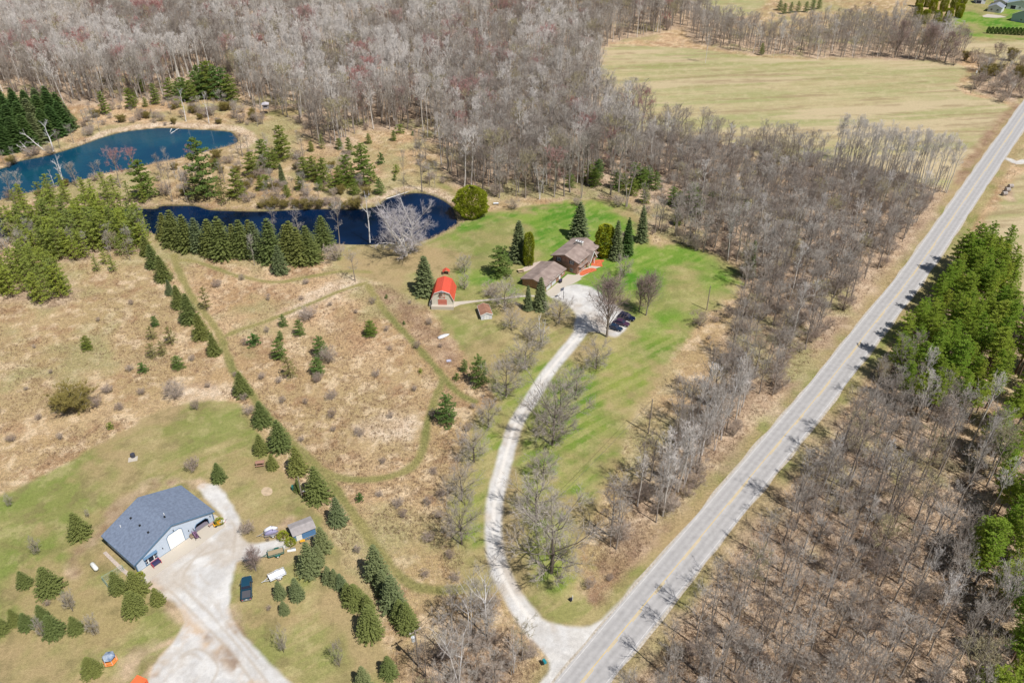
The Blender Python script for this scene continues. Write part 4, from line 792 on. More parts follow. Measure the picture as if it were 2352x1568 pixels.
yl = mat('mower_yellow', (.75, .38, .03), .4); mb = MB(); mb.box((-.1, 0, .35), (1.5, 1.0, .2)); mb.box((.45, 0, .6), (.7, .55, .4), taper=.85); mb.build('body', yl, t)
mb = MB(); mb.box((-.35, 0, .65), (.45, .5, .12)); mb.box((-.58, 0, .9), (.1, .5, .45)); mb.build('seat', blackm, t)
for sx in (-.5, .55):
    for sy in (-.5, .5): mb = MB(); mb.tube((sx, sy-.08, .22), (sx, sy+.08, .22), .22 if sx < 0 else .16, n=10); mb.build('wheel', blackm, t)
x_, y_ = at_barn((17.0, -2.0)); t = thing('push_cart', 'white topped cart next to the yellow mower', 'cart', (x_, y_, .02), B['rz']-.5)
mb = MB(); mb.box((0, 0, .5), (.9, .6, .4), taper=1.15); mb.build('tray', white, t); mb = MB(); mb.tube((.4, 0, .55), (1.1, 0, .8), .03, n=5); mb.build('handle', blackm, t)
for sy in (-.35, .35): mb = MB(); mb.tube((0, sy-.04, .2), (0, sy+.04, .2), .2, n=10); mb.build('wheel', blackm, t)
x_, y_ = at_barn((15.0, -1.1)); t = thing('potting_bench', 'brown bench against the barn wall behind the yellow mower', 'bench', (x_, y_+.4, .06), B['rz'])
mb = MB(); mb.box((0, 0, .5), (1.3, .45, .08)); mb.build('top', mat('pinkish_wood', (.45, .30, .26), .8), t)
for a_ in (-.55, .55): mb = MB(); mb.box((a_, 0, .23), (.08, .4, .45)); mb.build('leg', woodb, t)
boxes_thing('planter', 'small pink planter beside the round bush at the barn corner', 'planter', 514, 1198, .4, [('tub', mat('pink_clay', (.62, .28, .28), .8), [('b', (0, 0, .25), (.6, .6, .5), 0, 0, 1.1)]), ('soil', dark, [('b', (0, 0, .51), (.5, .5, .03))])])
# yard things
boxes_thing('fire_pit', 'dark burn barrel on a pale slab in the green lawn behind the pole barn', 'fire pit', 306, 1051, .3, [('slab', conc, [('b', (0, -.5, .05), (1.9, 1.5, .1))]), ('barrel', mat('sooty_steel', (.06, .06, .08), .5), [('t', (0, .25, .1), (0, .25, .95), .48, .5, 14)])])
boxes_thing('picnic_table', 'reddish brown picnic table right of the lone spruce on the lawn', 'picnic table', 598, 1067, .2, [('top', mat('red_brown_wood', (.36, .20, .14), .8), [('b', (0, 0, .74), (1.9, .8, .06))]), ('bench', mat('red_brown_wood', (0, 0, 0)), [('b', (0, -.75, .45), (1.9, .28, .05)), ('b', (0, .75, .45), (1.9, .28, .05))]), ('leg', woodb, [('b', (-.7, 0, .37), (.08, 1.5, .7)), ('b', (.7, 0, .37), (.08, 1.5, .7))])])
boxes_thing('picnic_table', 'pale wooden picnic table beside the patio left of the garage wing', 'picnic table', 1196, 624, .3, [('top', mat('pale_wood', (.58, .45, .28), .8), [('b', (0, 0, .74), (1.9, .8, .06))]), ('bench', mat('pale_wood', (0, 0, 0)), [('b', (0, -.75, .45), (1.9, .28, .05)), ('b', (0, .75, .45), (1.9, .28, .05))]), ('leg', woodb, [('b', (-.7, 0, .37), (.08, 1.5, .7)), ('b', (.7, 0, .37), (.08, 1.5, .7))])])
boxes_thing('grill', 'dark covered grill standing against the garage wall', 'grill', 1287, 649, .9, [('hood', mat('dark_plum_cover', (.05, .04, .09), .5), [('b', (0, 0, .95), (1.3, .6, .4), 0, 0, .8)]), ('cart', blackm, [('b', (0, 0, .4), (1.1, .5, .75))]), ('wheel', blackm, [('t', (.45, -.28, .12), (.45, .28, .12), .12)])])
x_, y_ = G(1294, 688); t = thing('basketball_hoop', 'basketball hoop on a dark pole at the edge of the concrete pad', 'basketball hoop', (x_, y_, 0), R(40))
mb = MB(); mb.tube((0, 0, 0), (0, 0, 2.6), .07); mb.tube((0, 0, 2.6), (0, .6, 3.0), .05); mb.build('pole', blackm, t); mb = MB(); mb.box((0, .65, 3.15), (1.3, .05, .9)); mb.build('backboard', mat('smoked_board', (.12, .13, .17), .3), t)
mb = MB(); [mb.tube((.23*math.cos(a), .92+.23*math.sin(a), 2.85), (.23*math.cos(a+.63), .92+.23*math.sin(a+.63), 2.85), .02, n=4) for a in np.arange(0, 6.28, .628)]; mb.build('rim', orange, t)
boxes_thing('steel_drum', 'grey steel tank lying at the wood edge beyond the round yellow cedar', 'tank', 1139, 470, .1, [('drum', metalg, [('t', (-.9, 0, .45), (.9, 0, .45), .42, .42, 14)]), ('cradle', woodb, [('b', (-.5, 0, .08), (.15, .8, .16)), ('b', (.5, 0, .08), (.15, .8, .16))])])
x_, y_ = G(1019, 773); t = thing('rowing_boat', 'white boat lying upturned in the brown weeds left of the lawn', 'boat', (x_, y_, 0), R(35))
mb = MB(); mb.loft([[(xx, -w2, 0), (xx, -w2*.8, hh), (xx, 0, hh+.1), (xx, w2*.8, hh), (xx, w2, 0)] for xx, w2, hh in ((-1.7, .5, .35), (-.8, .65, .45), (.4, .6, .45), (1.2, .4, .35), (1.8, .05, .15))]); mb.build('hull', mat('hull_white', (.70, .70, .70), .5), t, smooth=True); mb = MB(); mb.tube((-1.7, 0, .47), (1.6, 0, .32), .04, n=5); mb.build('keel', metalg, t)
boxes_thing('pallet', 'pale blue white pallet lying in the weeds below the upturned boat', 'pallet', 1031, 829, .1, [('deck', mat('bluish_board', (.5, .5, .62), .8), [('b', (0, q, .14), (1.2, .16, .03)) for q in (-.4, -.2, 0, .2, .4)]), ('runner', woodb, [('b', (q, 0, .06), (.1, 1.0, .12)) for q in (-.5, 0, .5)])])
boxes_thing('wheelie_bin', 'teal green bin beside the small spruce and utility pole', 'bin', 675, 1124, .3, [('bin', teal, [('b', (0, 0, .5), (.6, .6, 1.0), 0, 0, 1.15)]), ('lid', teal, [('b', (0, 0, 1.05), (.75, .75, .08))])])
boxes_thing('wood_stove', 'rusty brown stove with white top next to the tall spruce', 'stove', 702, 1135, .1, [('body', mat('rusty_steel', (.36, .16, .09), .8), [('b', (0, 0, .5), (.9, .8, 1.0))]), ('top', white, [('b', (0, 0, 1.03), (.95, .5, .06))]), ('flue', blackm, [('t', (.2, .2, 1.0), (.2, .2, 1.9), .09)])])
boxes_thing('roadside_bin', 'teal newspaper box where the gravel drive meets the road', 'mailbox', 1250, 1527, .5, [('post', woodb, [('b', (0, 0, .5), (.1, .1, 1.0))]), ('box', mat('teal_plastic', (.02, .22, .25), .4), [('b', (0, 0, 1.15), (.5, .85, .4), 0, 0, .9)])])
boxes_thing('utility_box', 'small dark and white marker box on the grass island by the junction', 'utility box', 1311, 1379, .5, [('box', dark, [('b', (0, 0, .4), (.4, .35, .8))]), ('marker', white, [('t', (.35, 0, 0), (.35, 0, 1.2), .07)])])
boxes_thing('garden_cart', 'white tarp scrap lying beside the round clipped bush near the blue shed', 'tarp', 670, 1264, .1, [('sheet', white, [('b', (0, 0, .1), (1.6, .5, .12), .1)]), ('board', metalg, [('b', (.2, .4, .15), (.9, .3, .2), .2)])])
boxes_thing('log_bench', 'brown log bench on the grass with its long side to the white trailer', 'bench', 881-237, 1327, 1.4, [('seat', woodb, [('t', (-.9, 0, .42), (.9, 0, .42), .18)]), ('leg', woodb, [('t', (-.6, 0, 0), (-.6, 0, .35), .12), ('t', (.6, 0, 0), (.6, 0, .35), .12)])])
boxes_thing('toolbox', 'yellow topped box beside the blue shed porch', 'box', 696, 1246, .3, [('box', woodb, [('b', (0, 0, .3), (.9, .5, .6))]), ('lid', yl, [('b', (0, 0, .63), (.95, .55, .06))])])
sheet('sand_circle', smooth_loop(to_world([(600, 1126), (606, 1119), (616, 1118), (624, 1122), (626, 1130), (620, 1137), (608, 1138), (601, 1133)]), 2), .02, mat('pale_sand', (.50, .38, .25), .95, vary=.2))
bg_ = 'grey round bales by the road'
for k_, (bx_, by_, lb) in enumerate(((2306, 449, 'grey round bale nearest the road in the right edge field'), (2313, 440, 'grey round bale in the middle of three in the right edge field'), (2320, 432, 'grey round bale farthest from the road in the right edge field'))):
    x_, y_ = G(bx_, by_); mb = MB(); mb.tube((x_-.8, y_, .75), (x_+.8, y_+.2, .75), .75, n=16); o = mb.build('round_bale', mat('grey_bale', (.34, .30, .27), .95, vary=.2, bump=.4)); tag(o, lb, 'bale', bg_)
# wire fence by the barn
fw = to_world([(285, 1309), (262, 1322), (238, 1336), (247, 1347), (257, 1358)]); t = thing('wire_fence', 'thin pale green wire fence corner left of the barn spruces', 'fence', (*fw[0], 0))
for i, p in enumerate(fw): mb = MB(); mb.tube((p[0]-fw[0][0], p[1]-fw[0][1], 0), (p[0]-fw[0][0], p[1]-fw[0][1], 1.5), .045, n=5); mb.build('post', mat('mint_metal', (.32, .48, .42), .5), t)
mb = MB()
for p, q in zip(fw[:-1], fw[1:]):
    for z in (.1, .5, .9, 1.3, 1.48): mb.tube((p[0]-fw[0][0], p[1]-fw[0][1], z), (q[0]-fw[0][0], q[1]-fw[0][1], z), .018, n=4)
mb.build('wire', mat('mint_metal', (0, 0, 0)), t)
# utility poles and wires
polem = mat('grey_pole_wood', (.30, .25, .20), .9, vary=.15); PT = {}
for key, bx_, by_, ty, arm, lb in (('A', 962, 1530, 1447, 1, 'weathered utility pole with white transformer near the bottom tree clump'), ('B', 694, 1141, 1094, 0, 'short grey utility pole standing among the spruces above the blue shed'), ('C', 1489, 995, 916, 0, 'bare grey utility pole at the tan edge right of the long lawn'), ('D', 1623, 712, 656, 0, 'pale slim pole at the right end of the bright green lawn'), ('E', 1908, 1047, 989, 0, 'utility pole at the roadside woods just right of the road'), ('F', 2229, 214, 155, 1, 'utility pole with crossarm at the far end of the hay field')):
    x_, y_ = G(bx_, by_); hh = top_h(y_, ty); t = thing('utility_pole', lb, 'utility pole', (x_, y_, 0)); mb = MB(); mb.tube((0, 0, 0), (0, 0, hh), .17, .11, n=8); mb.build('pole', polem, t); PT[key] = (x_, y_, hh-.3)
    if arm:
        mb = MB(); mb.box((0, .15, hh-.5), (2.2, .12, .14), .6); mb.build('crossarm', polem, t)
        for q in (-.9, 0, .9): mb = MB(); mb.tube((q*math.cos(.6), q*math.sin(.6)+.15, hh-.43), (q*math.cos(.6), q*math.sin(.6)+.15, hh-.15), .06, n=6); mb.build('insulator', white, t)
        mb = MB(); mb.tube((-.4, -.1, hh-2.6), (-.4, -.1, hh-1.6), .3, n=12); mb.build('transformer', mat('pale_grey_can', (.7, .72, .72), .4), t)
def wire(a, b_, label, sag=1.2, r=.028):
    A, Bv = Vector(PT[a]) if isinstance(a, str) else Vector(a), Vector(PT[b_]) if isinstance(b_, str) else Vector(b_)
    mb = MB(); n_ = 24; P = [A.lerp(Bv, i/n_)-Vector((0, 0, sag*4*(i/n_)*(1-i/n_))) for i in range(n_+1)]
    for p, q in zip(P[:-1], P[1:]): mb.tube(p, q, r, n=4, caps=False)
    tag(mb.build('overhead_wire', mat('wire_grey', (.12, .11, .10), .6)), label, 'wire')
wire('A', 'C', 'thin power line crossing the curved gravel drive toward the pole by the lawn', 1.6)
ex = G(1040, 1800); wire((ex[0]-6, ex[1], 8.5), 'A', 'power line running down from the transformer pole to the bottom frame edge', .8)

# ------------------------------------------------------------------ trees
def unit(v): return v/(np.linalg.norm(v, axis=-1, keepdims=True)+1e-9)
def tube_chain(P, rad, n=5):
    """P (k,m,3) k chains of m points, rad (k,m): open tubes"""
    k, m, _ = P.shape; T = unit(np.gradient(P, axis=1)); up = np.zeros_like(T); up[..., 0] = 1; up[np.abs(T[..., 0]) > .9] = (0, 1, 0)
    A = unit(np.cross(T, up)); Bv = np.cross(T, A); a = np.arange(n)/n*2*np.pi
    V = P[:, :, None, :]+rad[:, :, None, None]*(A[:, :, None, :]*np.cos(a)[None, None, :, None]+Bv[:, :, None, :]*np.sin(a)[None, None, :, None])
    idx = np.arange(k*m*n).reshape(k, m, n); i0 = idx[:, :-1]; i1 = idx[:, 1:]; j0 = np.roll(i0, -1, 2); j1 = np.roll(i1, -1, 2)
    F = np.concatenate([np.stack([i0, j0, j1], -1).reshape(-1, 3), np.stack([i0, j1, i1], -1).reshape(-1, 3)])
    return V.reshape(-1, 3), F
def slivers(g, P, D, L, w_):
    """thin triangles from P along D"""
    s = unit(np.cross(D, g.normal(size=D.shape))); w_ = np.broadcast_to(np.asarray(w_), (len(P),))[:, None]; L = np.broadcast_to(np.asarray(L), (len(P),))[:, None]
    V = np.stack([P-s*w_/2, P+s*w_/2, P+D*L], 1).reshape(-1, 3); return V, np.arange(len(P)*3).reshape(-1, 3)
def diamonds(g, P, D, L, w_, flat=None):
    s = unit(np.cross(D, g.normal(size=D.shape) if flat is None else flat)); w_ = np.broadcast_to(np.asarray(w_), (len(P),))[:, None]; L = np.broadcast_to(np.asarray(L), (len(P),))[:, None]
    V = np.stack([P, P+D*L*.4+s*w_/2, P+D*L, P+D*L*.4-s*w_/2], 1).reshape(-1, 3); q = np.arange(len(P)*4).reshape(-1, 4)
    return V, np.concatenate([q[:, [0, 1, 2]], q[:, [0, 2, 3]]])
def dev(g, D, ang, up=0.0):
    r = unit(np.cross(D, g.normal(size=D.shape))); a = np.radians(ang)[..., None] if np.ndim(ang) else np.radians(ang)
    q = D*np.cos(a)+r*np.sin(a); q[:, 2] += up; return unit(q)
GA = 2.39996
def bare_geo(seed, h, Rr, cb, nl, k2, k3, k4, el0, tr, tw=1.0, stems=1, top=.94, k4len=.55, lean=.02):
    g = np.random.default_rng(seed); tg, cg_ = [], []; t = np.linspace(0, 1, 8)
    starts, dirs, lens, hs = [], [], [], []
    for s in range(stems):
        az = s*2*np.pi/max(stems, 1)+g.uniform(0, 1); base_r = .12*(stems > 1); sp = (Rr*.45 if stems > 1 else h*lean)
        P = np.stack([base_r*np.cos(az)+np.cos(az)*sp*t**1.1+np.cumsum(g.normal(0, h*.006, 8)), base_r*np.sin(az)+np.sin(az)*sp*t**1.1+np.cumsum(g.normal(0, h*.006, 8)), t*h*top*(g.uniform(.85, 1) if stems > 1 else 1)], 1); P[0, 2] = -.1
        tg.append(tube_chain(P[None], (tr*(1-t)**.8+.03)[None]/(1 if stems == 1 else 1.5), 6))
        n = nl if stems == 1 else max(4, nl//stems+2); q = np.sort(g.uniform(cb, .97, n)); az2 = np.arange(n)*GA+g.uniform(0, 6)
        S = np.stack([np.interp(q, t, P[:, i]) for i in range(3)], 1); u = (q-cb)/(1-cb); prof = np.where(u < .35, .62+.38*u/.35, np.sqrt(np.clip(1-((u-.35)/.68)**2, .02, 1)))
        el = np.radians(el0+u*28+g.normal(0, 7, n)); D = np.stack([np.cos(az2)*np.cos(el), np.sin(az2)*np.cos(el), np.sin(el)], 1)
        L = Rr*(.75 if stems > 1 else 1)*prof*g.uniform(.75, 1.2, n)/np.maximum(np.cos(el), .42); L = np.minimum(L, (h*1.02-S[:, 2])/np.maximum(np.sin(el), .2)+.3)
        starts.append(S); dirs.append(D); lens.append(L)
    S, D, L = np.concatenate(starts), np.concatenate(dirs), np.concatenate(lens); n = len(S)
    D2 = D+g.normal(0, .18, D.shape); D2[:, 2] += .22; D2 = unit(D2); M = S+D*L[:, None]*.5; E = M+D2*L[:, None]*.5; P1 = np.stack([S, M, E], 1)
    r1 = tr*.42*(L/L.max())**.7; tg.append(tube_chain(P1, np.stack([r1, r1*.55, np.full(n, .018)], 1), 4))
    def along(P1, k, lo, hi):
        n = len(P1); i = np.repeat(np.arange(n), k); s = g.uniform(lo, hi, n*k)[:, None]
        a = np.where(s < .5, P1[i, 0]+(P1[i, 1]-P1[i, 0])*s*2, P1[i, 1]+(P1[i, 2]-P1[i, 1])*(s*2-1)); d = unit(np.where(s < .5, P1[i, 1]-P1[i, 0], P1[i, 2]-P1[i, 1])); return i, s[:, 0], a, d
    i, s, a, d = along(P1, k2, .2, 1.0); d = dev(g, d, g.uniform(25, 60, len(d)), .18); L2 = L[i]*.46*(1.25-s*.75)*g.uniform(.6, 1.2, len(i)); d2 = unit(d+g.normal(0, .2, d.shape)+np.array([0, 0, .15]))
    P2 = np.stack([a, a+d*L2[:, None]*.5, a+d*L2[:, None]*.5+d2*L2[:, None]*.5], 1); r2 = np.clip(r1[i]*.45, .012, .09)
    cg_.append(tube_chain(P2, np.stack([r2, r2*.6, np.full(len(i), .008)], 1), 3))
    j, s, a, d = along(P2, k3, .15, 1.0); d = dev(g, d, g.uniform(20, 60, len(d)), .15); L3 = L2[j]*.5*(1.2-s*.6)*g.uniform(.6, 1.25, len(j))+.15; cg_.append(slivers(g, a, d, L3, .045*tw))
    m = np.repeat(np.arange(len(j)), k4); s = g.uniform(.15, 1, len(m)); a4 = a[m]+d[m]*(L3[m]*s)[:, None]; d4 = dev(g, d[m], g.uniform(15, 55, len(m)), .1); cg_.append(slivers(g, a4, d4, L3[m]*k4len*g.uniform(.5, 1.2, len(m))+.12, .026*tw))
    return cat_geo(tg), cat_geo(cg_)
def spruce_geo(seed, h, Rr, nlay=17, dens=1.0, droop=-.22, sparse=0.0, fw=1.0):
    g = np.random.default_rng(seed); zs = np.linspace(.03, .97, nlay)+g.normal(0, .006, nlay); P, D, L, Wd, Fl = [], [], [], [], []
    for z in zs:
        r = Rr*min(1, (z+.10)/.16)*(1-z)**.74*(1+.04*g.normal())+.08; nb = max(5, int((6+9*r/Rr*1.6)*dens)); az = np.arange(nb)*2*np.pi/nb+g.uniform(0, 6)+g.normal(0, .12, nb)
        lr = r*g.uniform(.80, 1.08, nb)*(1-sparse*g.uniform(0, 1, nb)); dz = droop*(1-z)+.12*z
        for a, rr in zip(az, lr):
            m = max(3, int(rr/.30)); s = np.linspace(.12, 1, m)[:, None]; c, sn = math.cos(a), math.sin(a)
            pos = np.concatenate([c*rr*s, sn*rr*s, z*h+(dz*s+.14*s*s)*rr], 1); bd = np.array([c, sn, dz+.1])
            for sg in (-1, 1, 0):
                dd = unit(np.array([c-sg*sn*.9, sn+sg*c*.9, dz+.05])+g.normal(0, .16, (m, 3))); P.append(pos+g.normal(0, .03, pos.shape)); D.append(dd); L.append(np.full(m, (.34+.22*rr/Rr)*h/8)*(1.2-.5*s[:, 0])); Wd.append(np.full(m, .17*h/8*fw)); Fl.append(np.tile([0, 0, 1.0], (m, 1))+g.normal(0, .35, (m, 3)))
    n = int(900*dens); zz = g.uniform(.02, .9, n)**1.2; rr = Rr*(1-zz)**.85*g.uniform(.15, .7, n); az = g.uniform(0, 6.28, n)
    P.append(np.stack([np.cos(az)*rr, np.sin(az)*rr, zz*h], 1)); D.append(unit(np.stack([np.cos(az), np.sin(az), g.uniform(-.7, .2, n)], 1))); L.append(np.full(n, .42*h/8)); Wd.append(np.full(n, .22*h/8)); Fl.append(g.normal(size=(n, 3)))
    P.append(np.stack([np.zeros(30), np.zeros(30), np.linspace(.9, .99, 30)*h], 1)); D.append(unit(np.stack([g.normal(0, .35, 30), g.normal(0, .35, 30), np.ones(30)], 1))); L.append(np.full(30, .3*h/8)); Wd.append(np.full(30, .1*h/8)); Fl.append(g.normal(size=(30, 3)))
    P, D, L, Wd, Fl = map(np.concatenate, (P, D, L, Wd, Fl)); tp = np.array([[[0, 0, -.1], [0, 0, h*.5], [0, 0, h*.97]]])
    return tube_chain(tp, np.array([[h*.018, h*.01, .01]]), 6), diamonds(g, P, D, L, Wd, Fl)
def pine_geo(seed, h, Rr, cb, nb, tufts=16, tl=.42, upward=.35, hollow=0.0):
    g = np.random.default_rng(seed); q = np.linspace(cb, .98, nb); az = np.arange(nb)*GA+g.uniform(0, 6); u = (q-cb)/(1-cb)
    r = Rr*np.clip(np.sqrt(np.clip(1-(u*.98)**1.7, 0, 1)), .1, 1)*g.uniform(.7, 1.12, nb); S = np.stack([np.zeros(nb), np.zeros(nb), q*h], 1)
    E = S+np.stack([np.cos(az)*r, np.sin(az)*r, r*(upward*(u-.15))+g.normal(0, .1, nb)], 1); M = (S+E)/2; M[:, 2] -= .06*r
    tr = [tube_chain(np.array([[[0, 0, -.1], [g.normal(0, .1), g.normal(0, .1), h*.5], [0, 0, h]]]), np.array([[h*.016, h*.011, .02]]), 6), tube_chain(np.stack([S, M, E], 1), np.stack([np.full(nb, h*.005), np.full(nb, h*.0035), np.full(nb, .01)], 1), 3)]
    C = []
    for i in range(nb):
        m = max(2, int(r[i]/.42)); s = np.linspace(.3 if hollow else .15, 1, m)[:, None]; c = S[i]+(E[i]-S[i])*s; C.append(c)
        side = np.array([-math.sin(az[i]), math.cos(az[i]), .1]); C.append(c[m//3:]+side*.32*r[i]*(1-s[m//3:]*.4)); C.append(c[m//3:]-side*.32*r[i]*(1-s[m//3:]*.4))
    C = np.concatenate(C)+g.normal(0, .08, (sum(map(len, C)), 3)); m = np.repeat(np.arange(len(C)), tufts); D = g.normal(size=(len(m), 3)); D[:, 2] = np.abs(D[:, 2])*.9+.05; D = unit(D)
    return cat_geo(tr), diamonds(g, C[m]+D*.03, D, tl*g.uniform(.6, 1.15, len(m)), tl*.34)
def column_geo(seed, h, Rr, shape=.5, n=3800, leaf=.32):
    """a dense clipped crown: column, cone or globe"""
    g = np.random.default_rng(seed); z = g.uniform(0, 1, n); az = g.uniform(0, 6.283, n)
    pr = np.sin(np.pi*np.clip(z*.93+.06, 0, 1))**shape; lump = 1+.10*np.sin(az*3+z*9+seed)+.08*np.sin(az*7-z*13)+.05*np.sin(az*11+z*23)
    r = Rr*pr*lump*g.uniform(.72, 1.03, n)**.5; P = np.stack([np.cos(az)*r, np.sin(az)*r, z*h*.97], 1); D = unit(np.stack([np.cos(az)*.5, np.sin(az)*.5, np.ones(n)*.9], 1)+g.normal(0, .35, (n, 3)))
    return tube_chain(np.array([[[0, 0, -.1], [0, 0, h*.5], [0, 0, h*.9]]]), np.array([[.12, .08, .02]]), 6), diamonds(g, P, D, leaf*g.uniform(.6, 1.2, n), leaf*.5)

bark = {'dark': mat('grey_brown_bark', (.24, .20, .165), .95, rand=(.37, .325, .28)), 'pale': mat('pale_aspen_bark', (.70, .66, .60), .8, rand=(.52, .48, .42), vary=.15, scale=3), 'white': mat('white_birch_bark', (.74, .71, .68), .8, vary=.15, scale=4), 'conifer': mat('conifer_bark', (.14, .09, .06), .95)}
twig = {'dark': mat('grey_brown_twigs', (.255, .205, .17), .9, rand=(.47, .425, .37)), 'grey': mat('grey_twigs', (.50, .46, .41), .9, rand=(.42, .37, .32)), 'pale': mat('pale_aspen_twigs', (.74, .69, .64), .9, rand=(.60, .55, .50)),
        'red': mat('red_budding_twigs', (.46, .21, .19), .9, rand=(.40, .26, .235)), 'olive': mat('olive_budding_twigs', (.40, .35, .19), .9, rand=(.36, .31, .21)), 'white': mat('white_twigs', (.60, .57, .58), .9)}
leafm = {'spruce': mat('spruce_needles', (.17, .215, .065), .7, rand=(.25, .265, .07), trans=.25), 'blue': mat('blue_spruce_needles', (.17, .215, .095), .75, rand=(.235, .26, .105), trans=.22), 'dark': mat('dark_spruce_needles', (.075, .145, .035), .75, rand=(.115, .185, .045), trans=.2),
         'pine': mat('pine_needles', (.19, .28, .05), .7, rand=(.26, .30, .055), trans=.3), 'young': mat('young_pine_needles', (.42, .48, .08), .7, rand=(.31, .37, .10), trans=.38), 'white_pine': mat('white_pine_needles', (.13, .245, .06), .7, rand=(.20, .28, .065), trans=.28), 'plant': mat('plantation_needles', (.27, .42, .05), .7, rand=(.46, .52, .08), trans=.45),
         'cedar': mat('yellow_green_cedar', (.35, .37, .02), .7, rand=(.28, .33, .025), trans=.25), 'bush': mat('clipped_yellow_green', (.34, .38, .03), .7, trans=.2), 'olive': mat('olive_needles', (.21, .22, .07), .75, rand=(.27, .25, .08), trans=.15)}
PROTO = {}
def proto(key, geo, bm_, lm, h, small=('trunk', 'crown')):
    (tv, tf), (cv, cf) = geo; PROTO.setdefault(key, []).append(dict(h=h, parts=[(small[0], tri_mesh(key+'_trunk', tv, tf, bm_)), (small[1], tri_mesh(key+'_crown', cv, cf, lm))]))
for s in range(6):
    proto('bare', bare_geo(10+s, 15, 2.5+.4*(s % 3), .20+.07*(s % 3), 16, 6, 5, 3, 44, .19, 1.05, top=.97, stems=2 if s in (2, 5) else 1), bark['dark'], twig['dark'], 15)
for s in range(3): proto('greybare', bare_geo(30+s, 15, 2.8, .38, 13, 6, 5, 4, 44, .19, 1.1), bark['dark'], twig['grey'], 15)
for s in range(5): proto('aspen', bare_geo(40+s, 18, 2.2+.25*(s % 2), .48+.05*(s % 3), 13, 5, 6, 4, 48, .19, 1.1, lean=.05), bark['pale'], twig['pale'], 18)
for s in range(3): proto('birch', bare_geo(50+s, 15, 3.6, .28, 14, 6, 5, 3, 38, .17, 1.0, stems=1+s), bark['white'], twig['grey'], 15)
for s in range(3): proto('redbud', bare_geo(60+s, 14, 3.3, .32, 14, 6, 6, 5, 36, .17, 1.5), bark['dark'], twig['red'], 14)
for s in range(2): proto('olivebare', bare_geo(66+s, 13, 3.4, .3, 15, 6, 6, 5, 34, .18, 1.3), bark['dark'], twig['olive'], 13)
for s in range(4): proto('yard', bare_geo(70+s, 8, 4.7, .08, 20, 9, 8, 5, 20, .18, .85, top=.80), mat('dark_orchard_bark', (.13, .105, .085), .95), mat('orchard_twigs', (.46, .41, .355), .9, rand=(.38, .33, .28)), 8)
for s in range(2): proto('maple', bare_geo(80+s, 14, 4.6, .07, 34, 9, 8, 5, 50, .28, .95, top=.92), bark['dark'], mat('mauve_brown_twigs', (.33, .245, .215), .9), 14)
proto('willow', bare_geo(85, 13, 7.4, .08, 30, 10, 8, 5, 22, .32, .8, stems=5, top=.62), bark['pale'], mat('silver_twigs', (.54, .50, .50), .9), 13)
for s in range(2): proto('snag', bare_geo(88+s, 12, 2.6, .3, 7, 4, 2, 1, 35, .24, 1.4, stems=1+s), bark['white'], twig['white'], 12)
for s in range(4): proto('shrub', bare_geo(90+s, 3, 2.2, .05, 22, 5, 6, 4, 35, .05, .7, stems=6, top=.7), bark['dark'], mat('brown_shrub_twigs', (.36, .275, .22), .9, rand=(.46, .38, .31)), 3, ('stem', 'crown'))
proto('oliveshrub', bare_geo(96, 3, 2.2, .05, 30, 6, 7, 6, 40, .05, 1.1, stems=7, top=.75), bark['dark'], mat('olive_willow_twigs', (.26, .21, .06), .9), 3, ('stem', 'crown'))
for s in range(5): proto('spruce', spruce_geo(s, 8, 2.75+.15*(s % 3), 15+s % 3, 1.15), bark['conifer'], leafm['spruce'], 8)
for s in range(2): proto('bluespruce', spruce_geo(10+s, 8, 2.6, 15, 1.0, sparse=.15), bark['conifer'], leafm['blue'], 8)
for s in range(3): proto('tallspruce', spruce_geo(20+s, 14, 3.5, 22, .85, droop=-.3, sparse=.25, fw=.8), bark['conifer'], leafm['blue'], 14)
for s in range(3): proto('darkspruce', spruce_geo(24+s, 16, 4.0, 22, .9, droop=-.25, sparse=.15), bark['conifer'], leafm['dark'], 16)
for s in range(4): proto('pine', pine_geo(s, 9, 2.9, .08, 38, 14, .42, .25), bark['conifer'], leafm['pine'], 9)
for s in range(4): proto('youngpine', pine_geo(5+s, 9, 1.95, .12, 30, 10, .36, .55), bark['conifer'], leafm['young'], 9)
for s in range(3): proto('whitepine', pine_geo(10+s, 9, 2.9, .06, 34, 14, .42, .3), bark['conifer'], leafm['white_pine'], 9)
for s in range(4): proto('plantation', pine_geo(15+s, 15, 2.3, .45, 38, 15, .38, .45), bark['conifer'], leafm['plant'], 15)
proto('oliveconifer', pine_geo(30, 8, 2.2, .1, 24, 10, .38), bark['conifer'], leafm['olive'], 8)
proto('smallpine', pine_geo(33, 3, 1.5, .03, 18, 16, .34, .4), bark['conifer'], leafm['white_pine'], 3); proto('smallpine', pine_geo(34, 3, 1.4, .03, 18, 16, .34, .6), bark['conifer'], leafm['young'], 3)
proto('cedar', column_geo(1, 9, 4.6, .42, 11000, .5), bark['conifer'], leafm['cedar'], 9); proto('arbor', column_geo(2, 10, 1.35, .22, 4500, .42), bark['conifer'], leafm['cedar'], 10)
proto('roundbush', column_geo(3, 1.3, .8, .5, 1500, .14), bark['conifer'], leafm['bush'], 1.3, ('stem', 'crown')); proto('hedgecone', column_geo(4, 3.5, .9, .5, 900, .4), bark['conifer'], leafm['dark'], 3.5)
